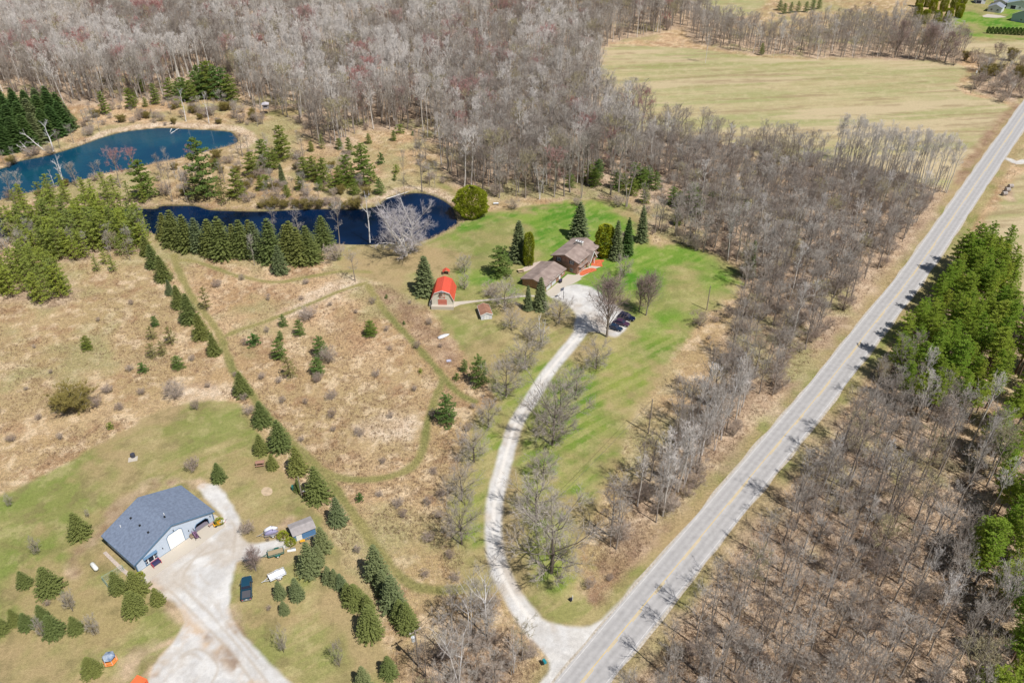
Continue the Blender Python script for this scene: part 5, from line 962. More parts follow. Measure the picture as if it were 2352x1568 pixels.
NAMES = {'bare': ('bare_tree', 'bare tree'), 'greybare': ('bare_tree', 'bare tree'), 'aspen': ('aspen_tree', 'aspen'), 'birch': ('birch_tree', 'birch'), 'redbud': ('budding_tree', 'budding tree'), 'olivebare': ('budding_tree', 'budding tree'), 'yard': ('bare_tree', 'bare tree'), 'maple': ('maple_tree', 'bare tree'), 'willow': ('willow_tree', 'bare tree'), 'snag': ('dead_tree', 'dead tree'), 'shrub': ('shrub', 'shrub'), 'oliveshrub': ('shrub', 'shrub'),
         'spruce': ('spruce_tree', 'spruce'), 'bluespruce': ('spruce_tree', 'spruce'), 'tallspruce': ('spruce_tree', 'spruce'), 'darkspruce': ('spruce_tree', 'spruce'), 'pine': ('pine_tree', 'pine'), 'youngpine': ('pine_tree', 'pine'), 'whitepine': ('pine_tree', 'pine'), 'plantation': ('pine_tree', 'pine'), 'oliveconifer': ('juniper_tree', 'juniper'), 'smallpine': ('pine_tree', 'pine'), 'cedar': ('cedar_tree', 'cedar'), 'arbor': ('arborvitae', 'arborvitae'), 'roundbush': ('round_bush', 'bush'), 'hedgecone': ('arborvitae', 'arborvitae')}
CONIF = {'spruce', 'bluespruce', 'tallspruce', 'darkspruce', 'pine', 'whitepine', 'youngpine', 'oliveconifer', 'smallpine', 'cedar', 'arbor', 'roundbush', 'shrub', 'oliveshrub', 'hedgecone'}
def plant(key, x, y, h, label, group=None, wide=1.0, var=None, rz=None, z=0, tilt=0):
    pr = PROTO[key][rnd.randrange(len(PROTO[key])) if var is None else var % len(PROTO[key])]; s = h/pr['h']; nm, ca = NAMES[key]
    t = thing(nm, label, ca, (x, y, z), rnd.uniform(0, 6.28) if rz is None else rz, group, (s*wide, s*wide, s)); t.rotation_euler[0] = tilt if tilt else rnd.uniform(-.035, .035)
    for pn, me in pr['parts']: o = bpy.data.objects.new(pn, me); COL.objects.link(o); o.parent = t
    return t
def plant_px(key, bx_, by_, ty, label, group=None, wide=1.0, **kw):
    x, y = G(bx_, by_); h = top_h(y, ty)
    if key in CONIF:
        pr = PROTO[key][0]; V_ = 2.75/8 if key in ('spruce', 'bluespruce') else {'tallspruce': .2, 'darkspruce': .2, 'pine': .22, 'youngpine': .2, 'whitepine': .3, 'cedar': .42, 'arbor': .13, 'shrub': .55, 'oliveshrub': .55}.get(key, .3)
        for _ in range(6):
            yy = y+V_*wide*h*.85; h = top_h(yy, ty)
        x *= (yy*ct+CAMH*st)/(y*ct+CAMH*st); y = yy
    return plant(key, x, y, max(h, .5), label, group, wide, **kw)
ORD = 'first second third fourth fifth sixth seventh eighth ninth tenth eleventh twelfth thirteenth fourteenth fifteenth sixteenth seventeenth eighteenth'.split()

# --- the long diagonal row and the other planted spruces (base x, lowest branch y, tip y in the photo)
row = [(340, 592, 541), (355, 622, 562), (378, 652, 588), (392, 682, 642), (414, 714, 655), (438, 751, 675), (465, 786, 720), (494, 822, 767), (559, 918, 853), (604, 987, 922), (645, 1047, 966), (601, 1050, 998), (627, 1083, 1043), (686, 1100, 1026), (731, 1164, 1072)]
for i, (a, b_, c) in enumerate(row): plant_px('bluespruce' if i == 3 else 'spruce', a, b_, c, f'{ORD[i]} spruce counted from the pond end of the long diagonal row', 'spruces in the long diagonal row')
pr_ = [(383, 556, 490), (405, 574, 483), (434, 585, 494), (461, 588, 500), (490, 594, 503), (515, 605, 499), (543, 592, 515), (562, 600, 505), (594, 602, 509), (628, 612, 502), (646, 637, 563), (664, 600, 515), (692, 616, 522), (714, 612, 519), (746, 582, 496), (583, 590, 505), (673, 606, 508)]
for i, (a, b_, c) in enumerate(pr_): plant_px('bluespruce' if i in (3, 10, 8) else 'spruce', a, b_, c, f'{ORD[i] if i < 15 else ("back" if i == 15 else "hindmost")} spruce in the row along the near bank of the dark pond, going right', 'spruces along the dark pond', wide=1.0)
yard_spruce = [
 ('spruce', 504, 1113, 1064, 'lone spruce at the top end of the crushed stone patch behind the pole barn', 1.05), ('spruce', 186, 1247, 1178, 'lone spruce on the lawn left of the pole barn', 1.1), ('spruce', 60, 1357, 1312, 'small spruce left of the biggest bottom left spruce', 1.1), ('spruce', 117, 1379, 1304, 'biggest wide spruce of the bottom left lawn', 1.2),
 ('spruce', 5, 1464, 1415, 'spruce cut off by the left frame edge, lower lawn', 1.1), ('spruce', 36, 1442, 1400, 'spruce just right of the one cut off by the left edge', 1.0), ('spruce', 65, 1454, 1408, 'third spruce from the left edge in the lower left line', 1.1), ('spruce', 102, 1438, 1390, 'dense spruce behind a leafless bush in the lower left line', 1.0), ('spruce', 128, 1474, 1413, 'lowest spruce of the lower left cluster', 1.1), ('spruce', 177, 1463, 1416, 'small spruce standing alone right of the lower left cluster', 1.0),
 ('spruce', 213, 1563, 1510, 'round spruce by the blue canopy at the bottom edge', 1.2), ('spruce', 274, 1371, 1314, 'left spruce of the four by the barn corner fence', 1.0), ('spruce', 318, 1379, 1312, 'middle spruce of the four at the barn corner', 1.15), ('spruce', 312, 1425, 1358, 'lowest of the four spruces at the barn corner', 1.15), ('spruce', 365, 1397, 1350, 'right hand spruce of the four at the barn corner', 1.0),
 ('spruce', 686, 1134, 1100, 'small thin spruce directly behind the grey pole', .9), ('bluespruce', 778, 1219, 1142, 'grey green spruce between the two mown tracks above the blue shed', .95), ('bluespruce', 714, 1339, 1248, 'tall full spruce right of the white trailer', 1.0), ('bluespruce', 743, 1280, 1210, 'grey spruce touching the right side of the blue shed', 1.0), ('bluespruce', 756, 1348, 1300, 'spruce just right of the tall full one by the trailers', 1.0), ('bluespruce', 785, 1362, 1318, 'dark spruce between the trailers and the mown track', 1.1),
 ('bluespruce', 645, 1383, 1334, 'left one of the three small spruces below the white trailer', 1.0), ('bluespruce', 684, 1389, 1328, 'right one of the three small spruces below the white trailer', .95), ('bluespruce', 655, 1418, 1380, 'lowest of the three small spruces below the white trailer', 1.1), ('bluespruce', 866, 1352, 1252, 'tall blue green spruce beside the bend of the mown track', .95), ('spruce', 817, 1407, 1341, 'dense wide spruce right of the lower lawn', 1.15), ('spruce', 852, 1482, 1390, 'tall dense spruce at the lower right corner of the lower lawn', .9), ('spruce', 846, 1420, 1366, 'spruce squeezed between the dense wide and the tall dense one', .9),
 ('bluespruce', 903, 1421, 1320, 'loose grey spruce left of the birch clump', .95), ('spruce', 936, 1462, 1384, 'dark spruce beside the transformer pole', .85), ('spruce', 894, 1566, 1508, 'small bright spruce at the bottom edge left of the transformer pole', .95), ('bluespruce', 836, 1592, 1531, 'bluish spruce cut off by the bottom edge', 1.0), ('bluespruce', 910, 1390, 1345, 'short grey spruce behind the loose grey one', .9), ('bluespruce', 771, 1355, 1306, 'spruce squeezed between two others right of the tall full one', .9), ('spruce', 801, 1388, 1338, 'dark green spruce left of the dense wide one above the lower lawn corner', 1.0), ('bluespruce', 733, 1308, 1252, 'grey green spruce behind the tall full one by the trailers', .9), ('bluespruce', 880, 1378, 1310, 'grey green spruce right behind the tall blue green one at the track bend', .9), ('spruce', 920, 1442, 1378, 'dark spruce between the loose grey one and the transformer pole', .9),
 ('tallspruce', 1330, 555, 465, 'large pale green spruce behind the brick house', 1.25), ('tallspruce', 1191, 606, 507, 'tall blue grey spruce left of the narrow yellow green arborvitae', 1.1), ('tallspruce', 978, 684, 588, 'tall spruce directly left of the red roofed barn', 1.35), ('tallspruce', 1241, 717, 637, 'blue grey spruce in front of the garage wing', 1.05), ('tallspruce', 1213, 716, 655, 'thinner dark spruce left of the one in front of the garage', .8), ('tallspruce', 1414, 601, 506, 'grey green spruce right of the yellow green cedar by the house', .85), ('darkspruce', 1439, 591, 500, 'dark narrow spruce, right end of the trees beside the house', .75), ('tallspruce', 1474, 560, 472, 'slim spruce at the wood edge right of the house', .8), ('tallspruce', 1720, 640, 553, 'single blue grey spruce inside the woods right of the bright lawn', .7)]
for k_, a, b_, c, lb, wd in yard_spruce: plant_px(k_, a, b_, c, lb, wide=wd)
plant_px('cedar', 1083, 507, 430, 'big round yellow green cedar at the end of the dark pond', wide=1.0)
plant_px('arbor', 1214, 613, 534, 'narrow yellow green arborvitae column left of the house'); plant_px('arbor', 1386, 595, 517, 'wide yellow green arborvitae touching the house corner', wide=1.8)
plant_px('whitepine', 1150, 645, 566, 'broad dark green pine left of the arborvitae column', wide=1.25)
for a, b_, c, lb in ((505, 1206, 1191, 'round clipped bush at the right front corner of the pole barn'), (651, 1240, 1222, 'left clipped round bush by the blue shed'), (669, 1254, 1237, 'right clipped round bush by the blue shed'), (323, 1331, 1316, 'round clipped bush at the left front corner of the pole barn')): plant_px('roundbush', a, b_, c, lb)
pines_ = [('pine', 852, 777, 738, 'small bright round pine alone in the middle meadow', 1.3), ('whitepine', 1067, 858, 826, 'small pine left of the big pine at the lawn edge', .9), ('whitepine', 1100, 895, 820, 'big dense pine at the left edge of the lawn', .95), ('smallpine', 1049, 874, 858, 'low pine bush below the two lawn edge pines', 1), ('whitepine', 1027, 987, 908, 'big green pine right of the curving mown track', .95), ('smallpine', 966, 857, 847, 'tiny pine seedling near the fork of the mown tracks', 1), ('smallpine', 928, 746, 738, 'tiny seedling right of the upper mown track', 1), ('smallpine', 888, 686, 677, 'tiny seedling below the pale bare tree', 1), ('smallpine', 827, 1154, 1134, 'tiny green pine inside the lower meadow', .8),
 ('pine', 202, 807, 773, 'small green pine alone in the left meadow', 1.2), ('whitepine', 358, 754, 726, 'green pine at the top of the olive group', 1.1), ('oliveconifer', 350, 785, 750, 'olive juniper, upper one of the group in the left meadow', 1.3), ('oliveconifer', 395, 798, 752, 'olive juniper, right one of the group in the left meadow', 1.2), ('oliveconifer', 352, 828, 790, 'olive juniper, lowest of the group in the left meadow', 1.4), ('oliveconifer', 375, 822, 785, 'olive juniper, lower middle of the group in the left meadow', 1.2), ('smallpine', 330, 859, 836, 'small yellowish pine below the olive group', 1), ('whitepine', 410, 854, 818, 'round dark green pine right below the olive group', 1.3),
 ('whitepine', 652, 754, 723, 'small pine, upper left one of the middle group', 1), ('whitepine', 690, 776, 735, 'pine, upper right one of the middle meadow group', 1), ('smallpine', 585, 797, 770, 'small round pine left of the middle meadow group', 1.2), ('whitepine', 645, 785, 760, 'small pine just above the fuller left pine of the middle group', 1), ('whitepine', 645, 832, 780, 'fuller left pine of the middle meadow group', 1), ('oliveconifer', 668, 877, 820, 'olive juniper at the lower end of the middle group', 1.1), ('whitepine', 738, 827, 773, 'right hand full pine of the middle meadow group', 1.05), ('whitepine', 731, 868, 822, 'lowest right pine of the middle meadow group', 1.2), ('smallpine', 254, 987, 972, 'tiny yellow bush above the curved lawn edge', 1)]
for k_, a, b_, c, lb, wd in pines_: plant_px(k_, a, b_, c, lb, wide=wd)
for i, (a, b_, c) in enumerate([(395, 233, 180), (412, 238, 188), (430, 236, 180), (443, 238, 186), (455, 228, 164), (472, 232, 168), (488, 230, 141), (504, 234, 152), (520, 232, 158), (532, 236, 172), (463, 212, 150), (478, 215, 150), (420, 222, 178)]): plant_px('whitepine' if i % 3 else 'pine', a, b_, c, 'green pine in the dense group above the far end of the blue pond', 'pines above the blue pond', wide=1.0)
for k_, a, b_, c, lb, wd in [('pine', 303, 252, 203, 'yellow green pine left of the dense group above the blue pond', .9), ('pine', 313, 240, 212, 'smaller pine right beside the yellow green one above the blue pond', .8), ('pine', 245, 266, 211, 'slim pine at the left end of the wood edge above the blue pond', .7), ('pine', 335, 247, 224, 'low pine bush under the bare trees above the blue pond', 1), ('pine', 360, 242, 193, 'slim pine left of the dense group above the blue pond', .8), ('smallpine', 408, 248, 229, 'round little pine on the slope above the blue pond', 1.2), ('pine', 328, 215, 172, 'pine half hidden behind bare trunks above the blue pond', .7), ('whitepine', 679, 72, 30, 'lone dark pine sticking out of the upper woods', .8), ('whitepine', 837, 140, 95, 'lone green pine in the woods below the green roofed cabin', .9), ('whitepine', 1117, 157, 126, 'small pine amid the bare woods above the clearing', .9), ('pine', 520, 38, 12, 'green pine near the top edge, left part', 1.3), ('pine', 538, 30, 3, 'yellowish pine near the top edge, left part', 1.3), ('cedar', 780, 40, 24, 'yellow green tree below the green roofed cabin', 1.3), ('pine', 740, 25, 8, 'low pine left of the green roofed cabin', 1.4), ('pine', 672, 18, -10, 'dark pine at the top edge above the pale aspens', .8), ('pine', 1325, 48, 27, 'bright pine in the upper right part of the woods', .9),
 ('pine', 337, 465, 368, 'tall pine at the dike between the two ponds', 1.0), ('whitepine', 475, 470, 322, 'tallest pine on the bank of the dark pond', .8), ('oliveconifer', 452, 472, 400, 'olive conifer leaning on the tallest pine', 1.0), ('oliveconifer', 518, 475, 412, 'olive conifer right of the tallest pine', .9), ('pine', 548, 462, 390, 'green pine with dark base on the far bank', .9), ('pine', 653, 372, 288, 'dark slim spruce amid the far meadow pines', .8), ('pine', 582, 410, 350, 'full yellow green pine, left end of the far meadow group', 1.1), ('pine', 610, 398, 322, 'tallest pine of the far meadow group', .9), ('pine', 632, 392, 345, 'pine in the middle of the far meadow group', 1.0), ('tallspruce', 650, 428, 376, 'neat dark spruce in front of the far meadow group', .9), ('smallpine', 613, 434, 405, 'low pine bush in front of the far meadow group', 1.2), ('pine', 700, 405, 362, 'left pine of the row beside the bare greys on the far bank', 1.2), ('pine', 722, 418, 360, 'second pine of the row on the far bank', 1.1), ('pine', 745, 425, 365, 'third pine of the row on the far bank', 1.0), ('pine', 799, 434, 358, 'bright pine left of the tall pair on the far bank', .9), ('pine', 838, 430, 332, 'tallest bright pine of the far bank', .9), ('pine', 803, 356, 316, 'pine behind the bright ones on the far bank', .8), ('whitepine', 873, 451, 410, 'round dark pine at the water on the far bank', 1.1), ('pine', 847, 332, 308, 'small pine at the top of the clearing', 1.1), ('pine', 905, 325, 300, 'small pine under the dark oaks at the clearing', 1.0), ('smallpine', 919, 308, 287, 'round pine at the edge of the woods above the clearing', 1.2), ('smallpine', 948, 312, 302, 'tiny pine at the upper rim of the clearing', 1), ('smallpine', 911, 399, 380, 'small pine in the middle of the clearing', 1), ('smallpine', 907, 415, 402, 'tiny pine below the small one in the clearing', 1), ('smallpine', 876, 379, 354, 'slim little pine at the left side of the clearing', .8)]: plant_px(k_, a, b_, c, lb, wide=wd)
for i, (a, b_, c) in enumerate([(1309, 434, 398), (1352, 422, 372), (1374, 412, 366), (1365, 432, 385), (1414, 438, 390), (1432, 436, 398), (1457, 432, 374), (1472, 438, 384), (1486, 430, 382), (1450, 452, 408), (1505, 440, 395), (1480, 470, 432), (1545, 475, 430), (1560, 482, 440), (1588, 490, 423), (1600, 500, 450), (1632, 478, 440), (1711, 495, 462), (1690, 500, 470), (1555, 520, 490)]): plant_px('pine' if i % 2 else 'whitepine', a, b_, c, 'evergreen among the bare trunks above the lawns', 'evergreens among the bare woods above the lawns', wide=1.15)
for i in range(10): plant_px('hedgecone', 2268+i*8.9, 78+i*.55, 62+i*.3, 'clipped cone in the little hedge row on the far green lawn', 'hedge cones on the far lawn', wide=.9)
for i, (a, b_) in enumerate([(2105, 35), (2122, 48), (2140, 25), (2150, 50), (2165, 20), (2175, 45), (2190, 15), (2200, 35), (2210, 5), (2130, 10), (2155, -5), (2185, -12), (2215, -18), (2110, 10), (2168, 62), (2148, 66)]): plant_px('arbor', a, b_+8, b_-26, 'yellow green cedar in the dense cedar stand at the top right', 'cedars in the top right stand', wide=1.9)
for i, (a, b_) in enumerate([(1800, 34), (1815, 32), (1832, 30), (1850, 30), (1865, 25), (1880, 22), (1790, 26)]): plant_px('whitepine', a, b_, b_-26, 'green pine in the small grove in the far field', 'pines in the far field grove', wide=1.0)
plant_px('pine', 1748, 128, 100, 'single bright green pine in the far tree line', wide=.8)

# --- single bare trees of the yards and banks
bt = [('willow', 932, 588, 462, 'big whitish wide spreading bare tree at the pond end', 1.0), ('greybare', 816, 645, 583, 'pale grey bare tree by the fork of the mown tracks', 1.3), ('yard', 1067, 626, 592, 'small bare tree on the lawn between the barn and the pines', .9), ('yard', 1067, 664, 632, 'pale little bare tree right of the red roofed barn', .7), ('yard', 1160, 710, 655, 'bare orchard tree over the garden walk', 1.1), ('yard', 1284, 742, 690, 'low wide bare tree beside the gravel turnaround', 1.0), ('yard', 1174, 757, 718, 'bare bushy tree right of the white shed', 1.0), ('snag', 1244, 792, 716, 'pale trunked tree with a thin crown left of the drive', 1.0), ('yard', 1217, 778, 738, 'bare bushy tree left of the pale trunked one', 1.0), ('yard', 1240, 800, 760, 'low bare tree right of the pale trunked one', .9),
 ('yard', 1206, 847, 786, 'bare apple like tree in the narrow lawn left of the drive', .95), ('yard', 1162, 910, 836, 'bare tree right of the big dense pine', .95), ('maple', 1394, 773, 652, 'big upright bare maple in front of the parked cars', .95), ('yard', 1369, 847, 790, 'bare tree on the lawn right of the drive, nearest the turnaround', .9), ('yard', 1322, 908, 850, 'dark leaning bare tree beside the drive', .9), ('yard', 1269, 1022, 895, 'tallest bare tree on the right side of the drive', .75), ('yard', 1285, 965, 890, 'bare tree behind the tallest one by the drive', .9), ('yard', 1089, 1060, 996, 'dark bare tree with bent limbs on the left drive lawn', .9), ('yard', 1122, 982, 925, 'thin bare tree in the scrub left of the drive', .7),
 ('maple', 1484, 724, 640, 'grey green feathery tree on the lawn above the cars', .9), ('maple', 1468, 715, 648, 'second feathery tree, left of the grey green one', .8), ('yard', 1432, 636, 594, 'small bare tree with a tilted trunk on the bright lawn', .8), ('yard', 1061, 1150, 1078, 'bare tree with forked trunk on the strip lawn left of the drive', .8), ('yard', 1061, 1250, 1160, 'bare tree with dark side shadow, lower strip lawn', .7), ('yard', 1247, 1100, 1048, 'upper one of the bare trees inside the drive loop', 1.0), ('yard', 1232, 1192, 1110, 'wide bare tree in the middle of the drive loop', 1.05), ('yard', 1266, 1316, 1182, 'largest spreading bare tree inside the drive loop', .95), ('bare', 1417, 1262, 1160, 'dark dense bare tree at the left end of the roadside thicket', 1.0), ('bare', 1402, 1255, 1190, 'lower dark bare tree leaning out of the roadside thicket', 1.1),
 ('yard', 25, 1163, 1138, 'tiny bare tree at the left edge lawn', .45), ('yard', 88, 1273, 1238, 'small bare tree below the lone spruce', .4), ('yard', 204, 1188, 1172, 'tiny bare sapling above the lone spruce', .4), ('yard', 168, 1403, 1363, 'small bare tree right of the biggest spruce', .45), ('yard', 220, 1458, 1418, 'round bare bushy tree below the barn spruces', .45), ('yard', 103, 1464, 1425, 'bare bushy tree inside the lower left cluster', .4), ('yard', 652, 1497, 1448, 'leaning bare sapling on the lower lawn', .3), ('yard', 780, 1530, 1480, 'bare brown sapling near the bottom edge', .3), ('maple', 588, 1310, 1268, 'round pinkish bare shrub tree next to the plank trailer', 1.1), ('greybare', 35, 467, 402, 'pale bare tree at the left end of the dike', 1.2), ('snag', 147, 422, 350, 'thin pale tree standing in front of the blue water', 1.0), ('snag', 124, 426, 392, 'small pale sapling beside the thin tree at the dike', .9), ('redbud', 277, 432, 350, 'pinkish bare tree on the dike before the blue water', 1.1), ('redbud', 312, 405, 346, 'second pinkish bare tree on the dike', 1.1), ('bare', 397, 463, 380, 'bare multi stemmed tree between dike pines', .9), ('greybare', 390, 396, 345, 'pale sapling at the dike in front of the water', .8), ('redbud', 445, 385, 335, 'reddish shrubby tree left of the tallest pine', 1.1), ('greybare', 430, 465, 395, 'grey bare tree under the tallest pine', 1.1), ('greybare', 585, 610, 545, 'grey bare tree amid the spruce row', .7),
 ('snag', 427, 279, 208, 'white dead tree with a split top above the blue pond', .7), ('snag', 480, 284, 218, 'leaning white dead tree above the blue pond', .7), ('bare', 593, 291, 236, 'slim dark bare tree below the hunting blind', .8), ('bare', 198, 328, 293, 'dark little tree at the shore of the blue pond', .8), ('snag', 122, 348, 282, 'white dead birch with several stems at the pond corner', 1.3), ('snag', 104, 346, 290, 'white dead stem leaning left at the pond corner', 1.0), ('snag', 70, 352, 315, 'fallen looking white dead limbs at the pond corner', 1.5), ('snag', 849, 556, 448, 'pale bare snag between spruces and willow', .7), ('greybare', 780, 560, 470, 'white barked bare tree right of the spruce row', .9), ('greybare', 690, 555, 482, 'white crowned bare tree behind the spruce row', 1.0), ('greybare', 630, 540, 480, 'pale crowned bare tree behind the middle of the spruce row', 1.0), ('bare', 968, 440, 305, 'tall dark bare tree at the pond head in the clearing', .65), ('bare', 930, 450, 350, 'slim bare sapling left of the tall one at the pond head', .4),
 ('redbud', 1067, 325, 262, 'red budding tree at the right edge of the clearing', 1.1), ('aspen', 1083, 425, 300, 'pale trunked double tree right of the clearing', 1.2), ('aspen', 1068, 430, 305, 'pale bare tree left half of the pair right of the clearing', 1.2), ('olivebare', 1137, 422, 305, 'tan budding tree right of the pale pair', 1.1), ('birch', 1240, 458, 370, 'white birch with bent trunk at the wood edge above the lawn', .9), ('birch', 1118, 330, 230, 'white forked tree inside the bare woods', .9),
 ('birch', 1117, 1462, 1318, 'white birch with wide limbs, right one of the bottom clump', .85), ('birch', 1081, 1470, 1342, 'white birch, left one at the top of the bottom clump', .8), ('birch', 1054, 1572, 1428, 'white birch cut by the bottom edge in the clump', .85), ('birch', 1180, 1545, 1460, 'small birch at the right side of the bottom clump', .8), ('birch', 2280, 1430, 1300, 'white leaning birch, upper one near the right pines', .9), ('birch', 2225, 1290, 1225, 'white birch with two stems left of the right edge pines', 1.0), ('birch', 2262, 1320, 1240, 'white leaning birch at the right edge pines', 1.0), ('birch', 1630, 1565, 1455, 'white birch at the bottom edge below the road', .8),
 ('birch', 1620, 145, 68, 'white birch at the left end of the far tree line', .6), ('birch', 1776, 134, 85, 'white birch in the middle of the far tree line', .6), ('birch', 1877, 136, 85, 'second white birch in the far tree line', .8), ('birch', 1957, 130, 78, 'leaning white birch in the far tree line', .8), ('birch', 2015, 130, 85, 'last white birch on the right of the far tree line', .6), ('maple', 2055, 133, 55, 'dark trunked broad bare tree in the far tree line', .9), ('maple', 2122, 140, 65, 'broad brown bare tree near the end of the far tree line', 1.0), ('maple', 2170, 144, 80, 'widest brown bare tree ending the far tree line', 1.4), ('redbud', 1117, 100, 55, 'bright rust red budding tree in the upper woods', 1.3), ('greybare', 1060, 95, 60, 'pale white crowned tree beside the rust red one', 1.2)]
for k_, a, b_, c, lb, wd in bt:
    t = plant_px(k_, a, b_, c, lb, wide=wd)
    if 'fallen' in lb or 'leaning left' in lb: t.rotation_euler = (0, R(-42), 0)
sh_ = [('oliveshrub', 172, 955, 906, 'wide olive brown willow thicket in the left meadow', 1.9), ('shrub', 222, 942, 918, 'brown shrub touching the olive willow thicket', 1.3), ('shrub', 405, 924, 884, 'round grey brown shrub near the curved lawn edge', 1.2), ('oliveconifer', 476, 718, 660, 'sparse grey green juniper right of the diagonal row', .8), ('shrub', 445, 1089, 1060, 'round brown shrub behind the pole barn', 1.1), ('shrub', 570, 1233, 1205, 'bare shrub with a brush heap beside the gravel lot', 1.1), ('shrub', 618, 1404, 1393, 'low brown shrub on the lawn below the pickup', 1.0), ('shrub', 707, 742, 714, 'wide grey brush heap in the middle meadow', 1.8), ('shrub', 110, 1394, 1382, 'pinkish shrub top above the lower left cluster', 1), ('shrub', 770, 608, 570, 'brown shrub at the end of the spruce row', 1.3), ('shrub', 1607, 757, 722, 'round brown shrub at the right end of the lawn', 1.1), ('shrub', 1400, 665, 650, 'small reddish bush near the concrete pad', 1.0), ('shrub', 755, 842, 805, 'pale grey bare shrub beside the right meadow pine', 1.0), ('shrub', 732, 880, 860, 'grey shrub in front of the lowest meadow pine', 1.2), ('shrub', 616, 1245, 1236, 'tiny shrub in front of the covered watercraft', .8), ('shrub', 822, 1275, 1255, 'low dark shrub inside the narrow meadow strip', .8), ('shrub', 1435, 565, 540, 'brown shrub at the wood edge behind the house', 1.2), ('shrub', 1420, 480, 455, 'brown shrub above the upper lawn', 1.2), ('shrub', 1180, 485, 462, 'brown shrub right of the steel tank', 1.2), ('shrub', 1325, 475, 458, 'dark shrub in the middle of the upper lawn rim', 1.2), ('shrub', 1130, 690, 655, 'bare shrub behind the white shed', 1.0)]
for k_, a, b_, c, lb, wd in sh_: plant_px(k_, a, b_, c, lb, wide=wd)
g = np.random.default_rng(5)
mead = [(440, 826), (482, 891), (653, 921), (763, 912), (727, 879), (563, 795), (640, 875), (611, 768), (540, 1005-140), (690, 690), (760, 700), (885, 760), (900, 800), (865, 860), (915, 1165), (870, 1140), (930, 1185), (1005, 1190), (985, 1240), (1030, 1280), (975, 1320), (880, 1060), (830, 1000), (760, 960), (700, 930), (690, 1010), (900, 960), (950, 900), (1000, 1090), (1010, 1140), (980, 1160), (1045, 1330), (60, 900), (120, 860), (90, 960), (250, 900), (300, 850), (30, 1010), (140, 1010), (280, 940), (330, 905), (600, 870), (560, 920), (575, 945), (820, 720), (860, 700), (940, 700), (985, 745), (960, 800), (1010, 800), (1090, 935), (1110, 955), (1075, 985), (1065, 1010), (1040, 960), (1000, 960), (450, 1020-80), (300, 700), (230, 740), (80, 800), (700, 655), (620, 690), (560, 640), (500, 660), (770, 1080-90), (1490, 960), (1560, 880), (1630, 780), (1640, 740), (1400, 1330), (1350, 1350)]
for i, (a, b_) in enumerate(mead):
    x, y = G(a+g.uniform(-4, 4), b_+g.uniform(-4, 4)); plant('shrub', x, y, g.uniform(.9, 1.9), 'low brown leafless weed shrub scattered in the dry meadows', 'low shrubs scattered in the meadows', wide=g.uniform(.8, 1.5))
for i, (a, b_) in enumerate([(2240, 205), (2262, 185), (2275, 150), (2300, 200), (2320, 215), (2340, 190), (2252, 165), (2235, 145), (2290, 130), (2320, 140), (2345, 150), (2320, 180), (2280, 215), (2215, 140), (2300, 235), (2190, 150), (2345, 225), (2285, 175)]):
    x, y = G(a, b_); plant('oliveshrub' if i % 4 == 1 else 'shrub', x, y, g.uniform(4, 7), 'dense dark shrub in the thicket at the far road corner', 'shrubs in the far corner thicket', wide=g.uniform(.9, 1.2))
for i in range(46):      # shrubs along the water and reeds
    a, b_ = [(600+i*9, 478-4*(i % 3)) if i < 26 else (200+(i-26)*20, 300-abs(i-36)*1.5-g.uniform(2, 40))][0]
    x, y = G(a, b_); plant('shrub' if i % 3 else 'oliveshrub', x, y, g.uniform(1.2, 3.2), 'grey brown shrub on the rough banks of the two ponds', 'shrubs on the pond banks', wide=g.uniform(.9, 1.5))

brush = [('greybare', 'grey leafless sapling in the scrub between the two ponds', 'saplings between the ponds', (5, 9)), ('bare', 'brown leafless sapling in the scrub between the two ponds', 'saplings between the ponds', (5, 9)), ('shrub', 'grey brown shrub on the rough banks of the two ponds', 'shrubs on the pond banks', (1.5, 3.5)), ('shrub', 'grey brown shrub on the rough banks of the two ponds', 'shrubs on the pond banks', (1.5, 3.5)), ('oliveshrub', 'olive brown shrub on the rough banks of the two ponds', 'shrubs on the pond banks', (1.5, 3.0))]
BR = []
for poly, cnt in (([(350, 400), (430, 380), (560, 350), (620, 330), (700, 330), (790, 340), (860, 400), (880, 440), (820, 468), (600, 472), (460, 462), (370, 455)], 95), ([(200, 250), (400, 235), (600, 255), (640, 290), (590, 300), (540, 288), (430, 283), (330, 283), (260, 292), (200, 318), (190, 300)], 60), ([(0, 380), (90, 352), (180, 325), (190, 330), (120, 355), (20, 385)], 10), ([(10, 395+55), (330, 385), (340, 395), (30, 470)], 10), ([(985, 430), (1040, 450), (1075, 470), (1060, 440), (1000, 400), (960, 330), (940, 350)], 14)):
    x0_, x1_ = min(p[0] for p in poly), max(p[0] for p in poly); y0_, y1_ = min(p[1] for p in poly), max(p[1] for p in poly); c_n = 0
    while c_n < cnt:
        a, b_ = rnd.uniform(x0_, x1_), rnd.uniform(y0_, y1_)
        if 0 < sum(1 for i in range(len(poly)) if (poly[i][1] > b_) != (poly[(i+1) % len(poly)][1] > b_) and a < (poly[(i+1) % len(poly)][0]-poly[i][0])*(b_-poly[i][1])/(poly[(i+1) % len(poly)][1]-poly[i][1])+poly[i][0]) % 2:
            c_n += 1; BR.append((a, b_))
for a, b_ in BR:
    kk, lb, gr, hh = rnd.choice(brush); x, y = G(a, b_); plant(kk, x, y, rnd.uniform(*hh), lb, gr, wide=rnd.uniform(.9, 1.5))
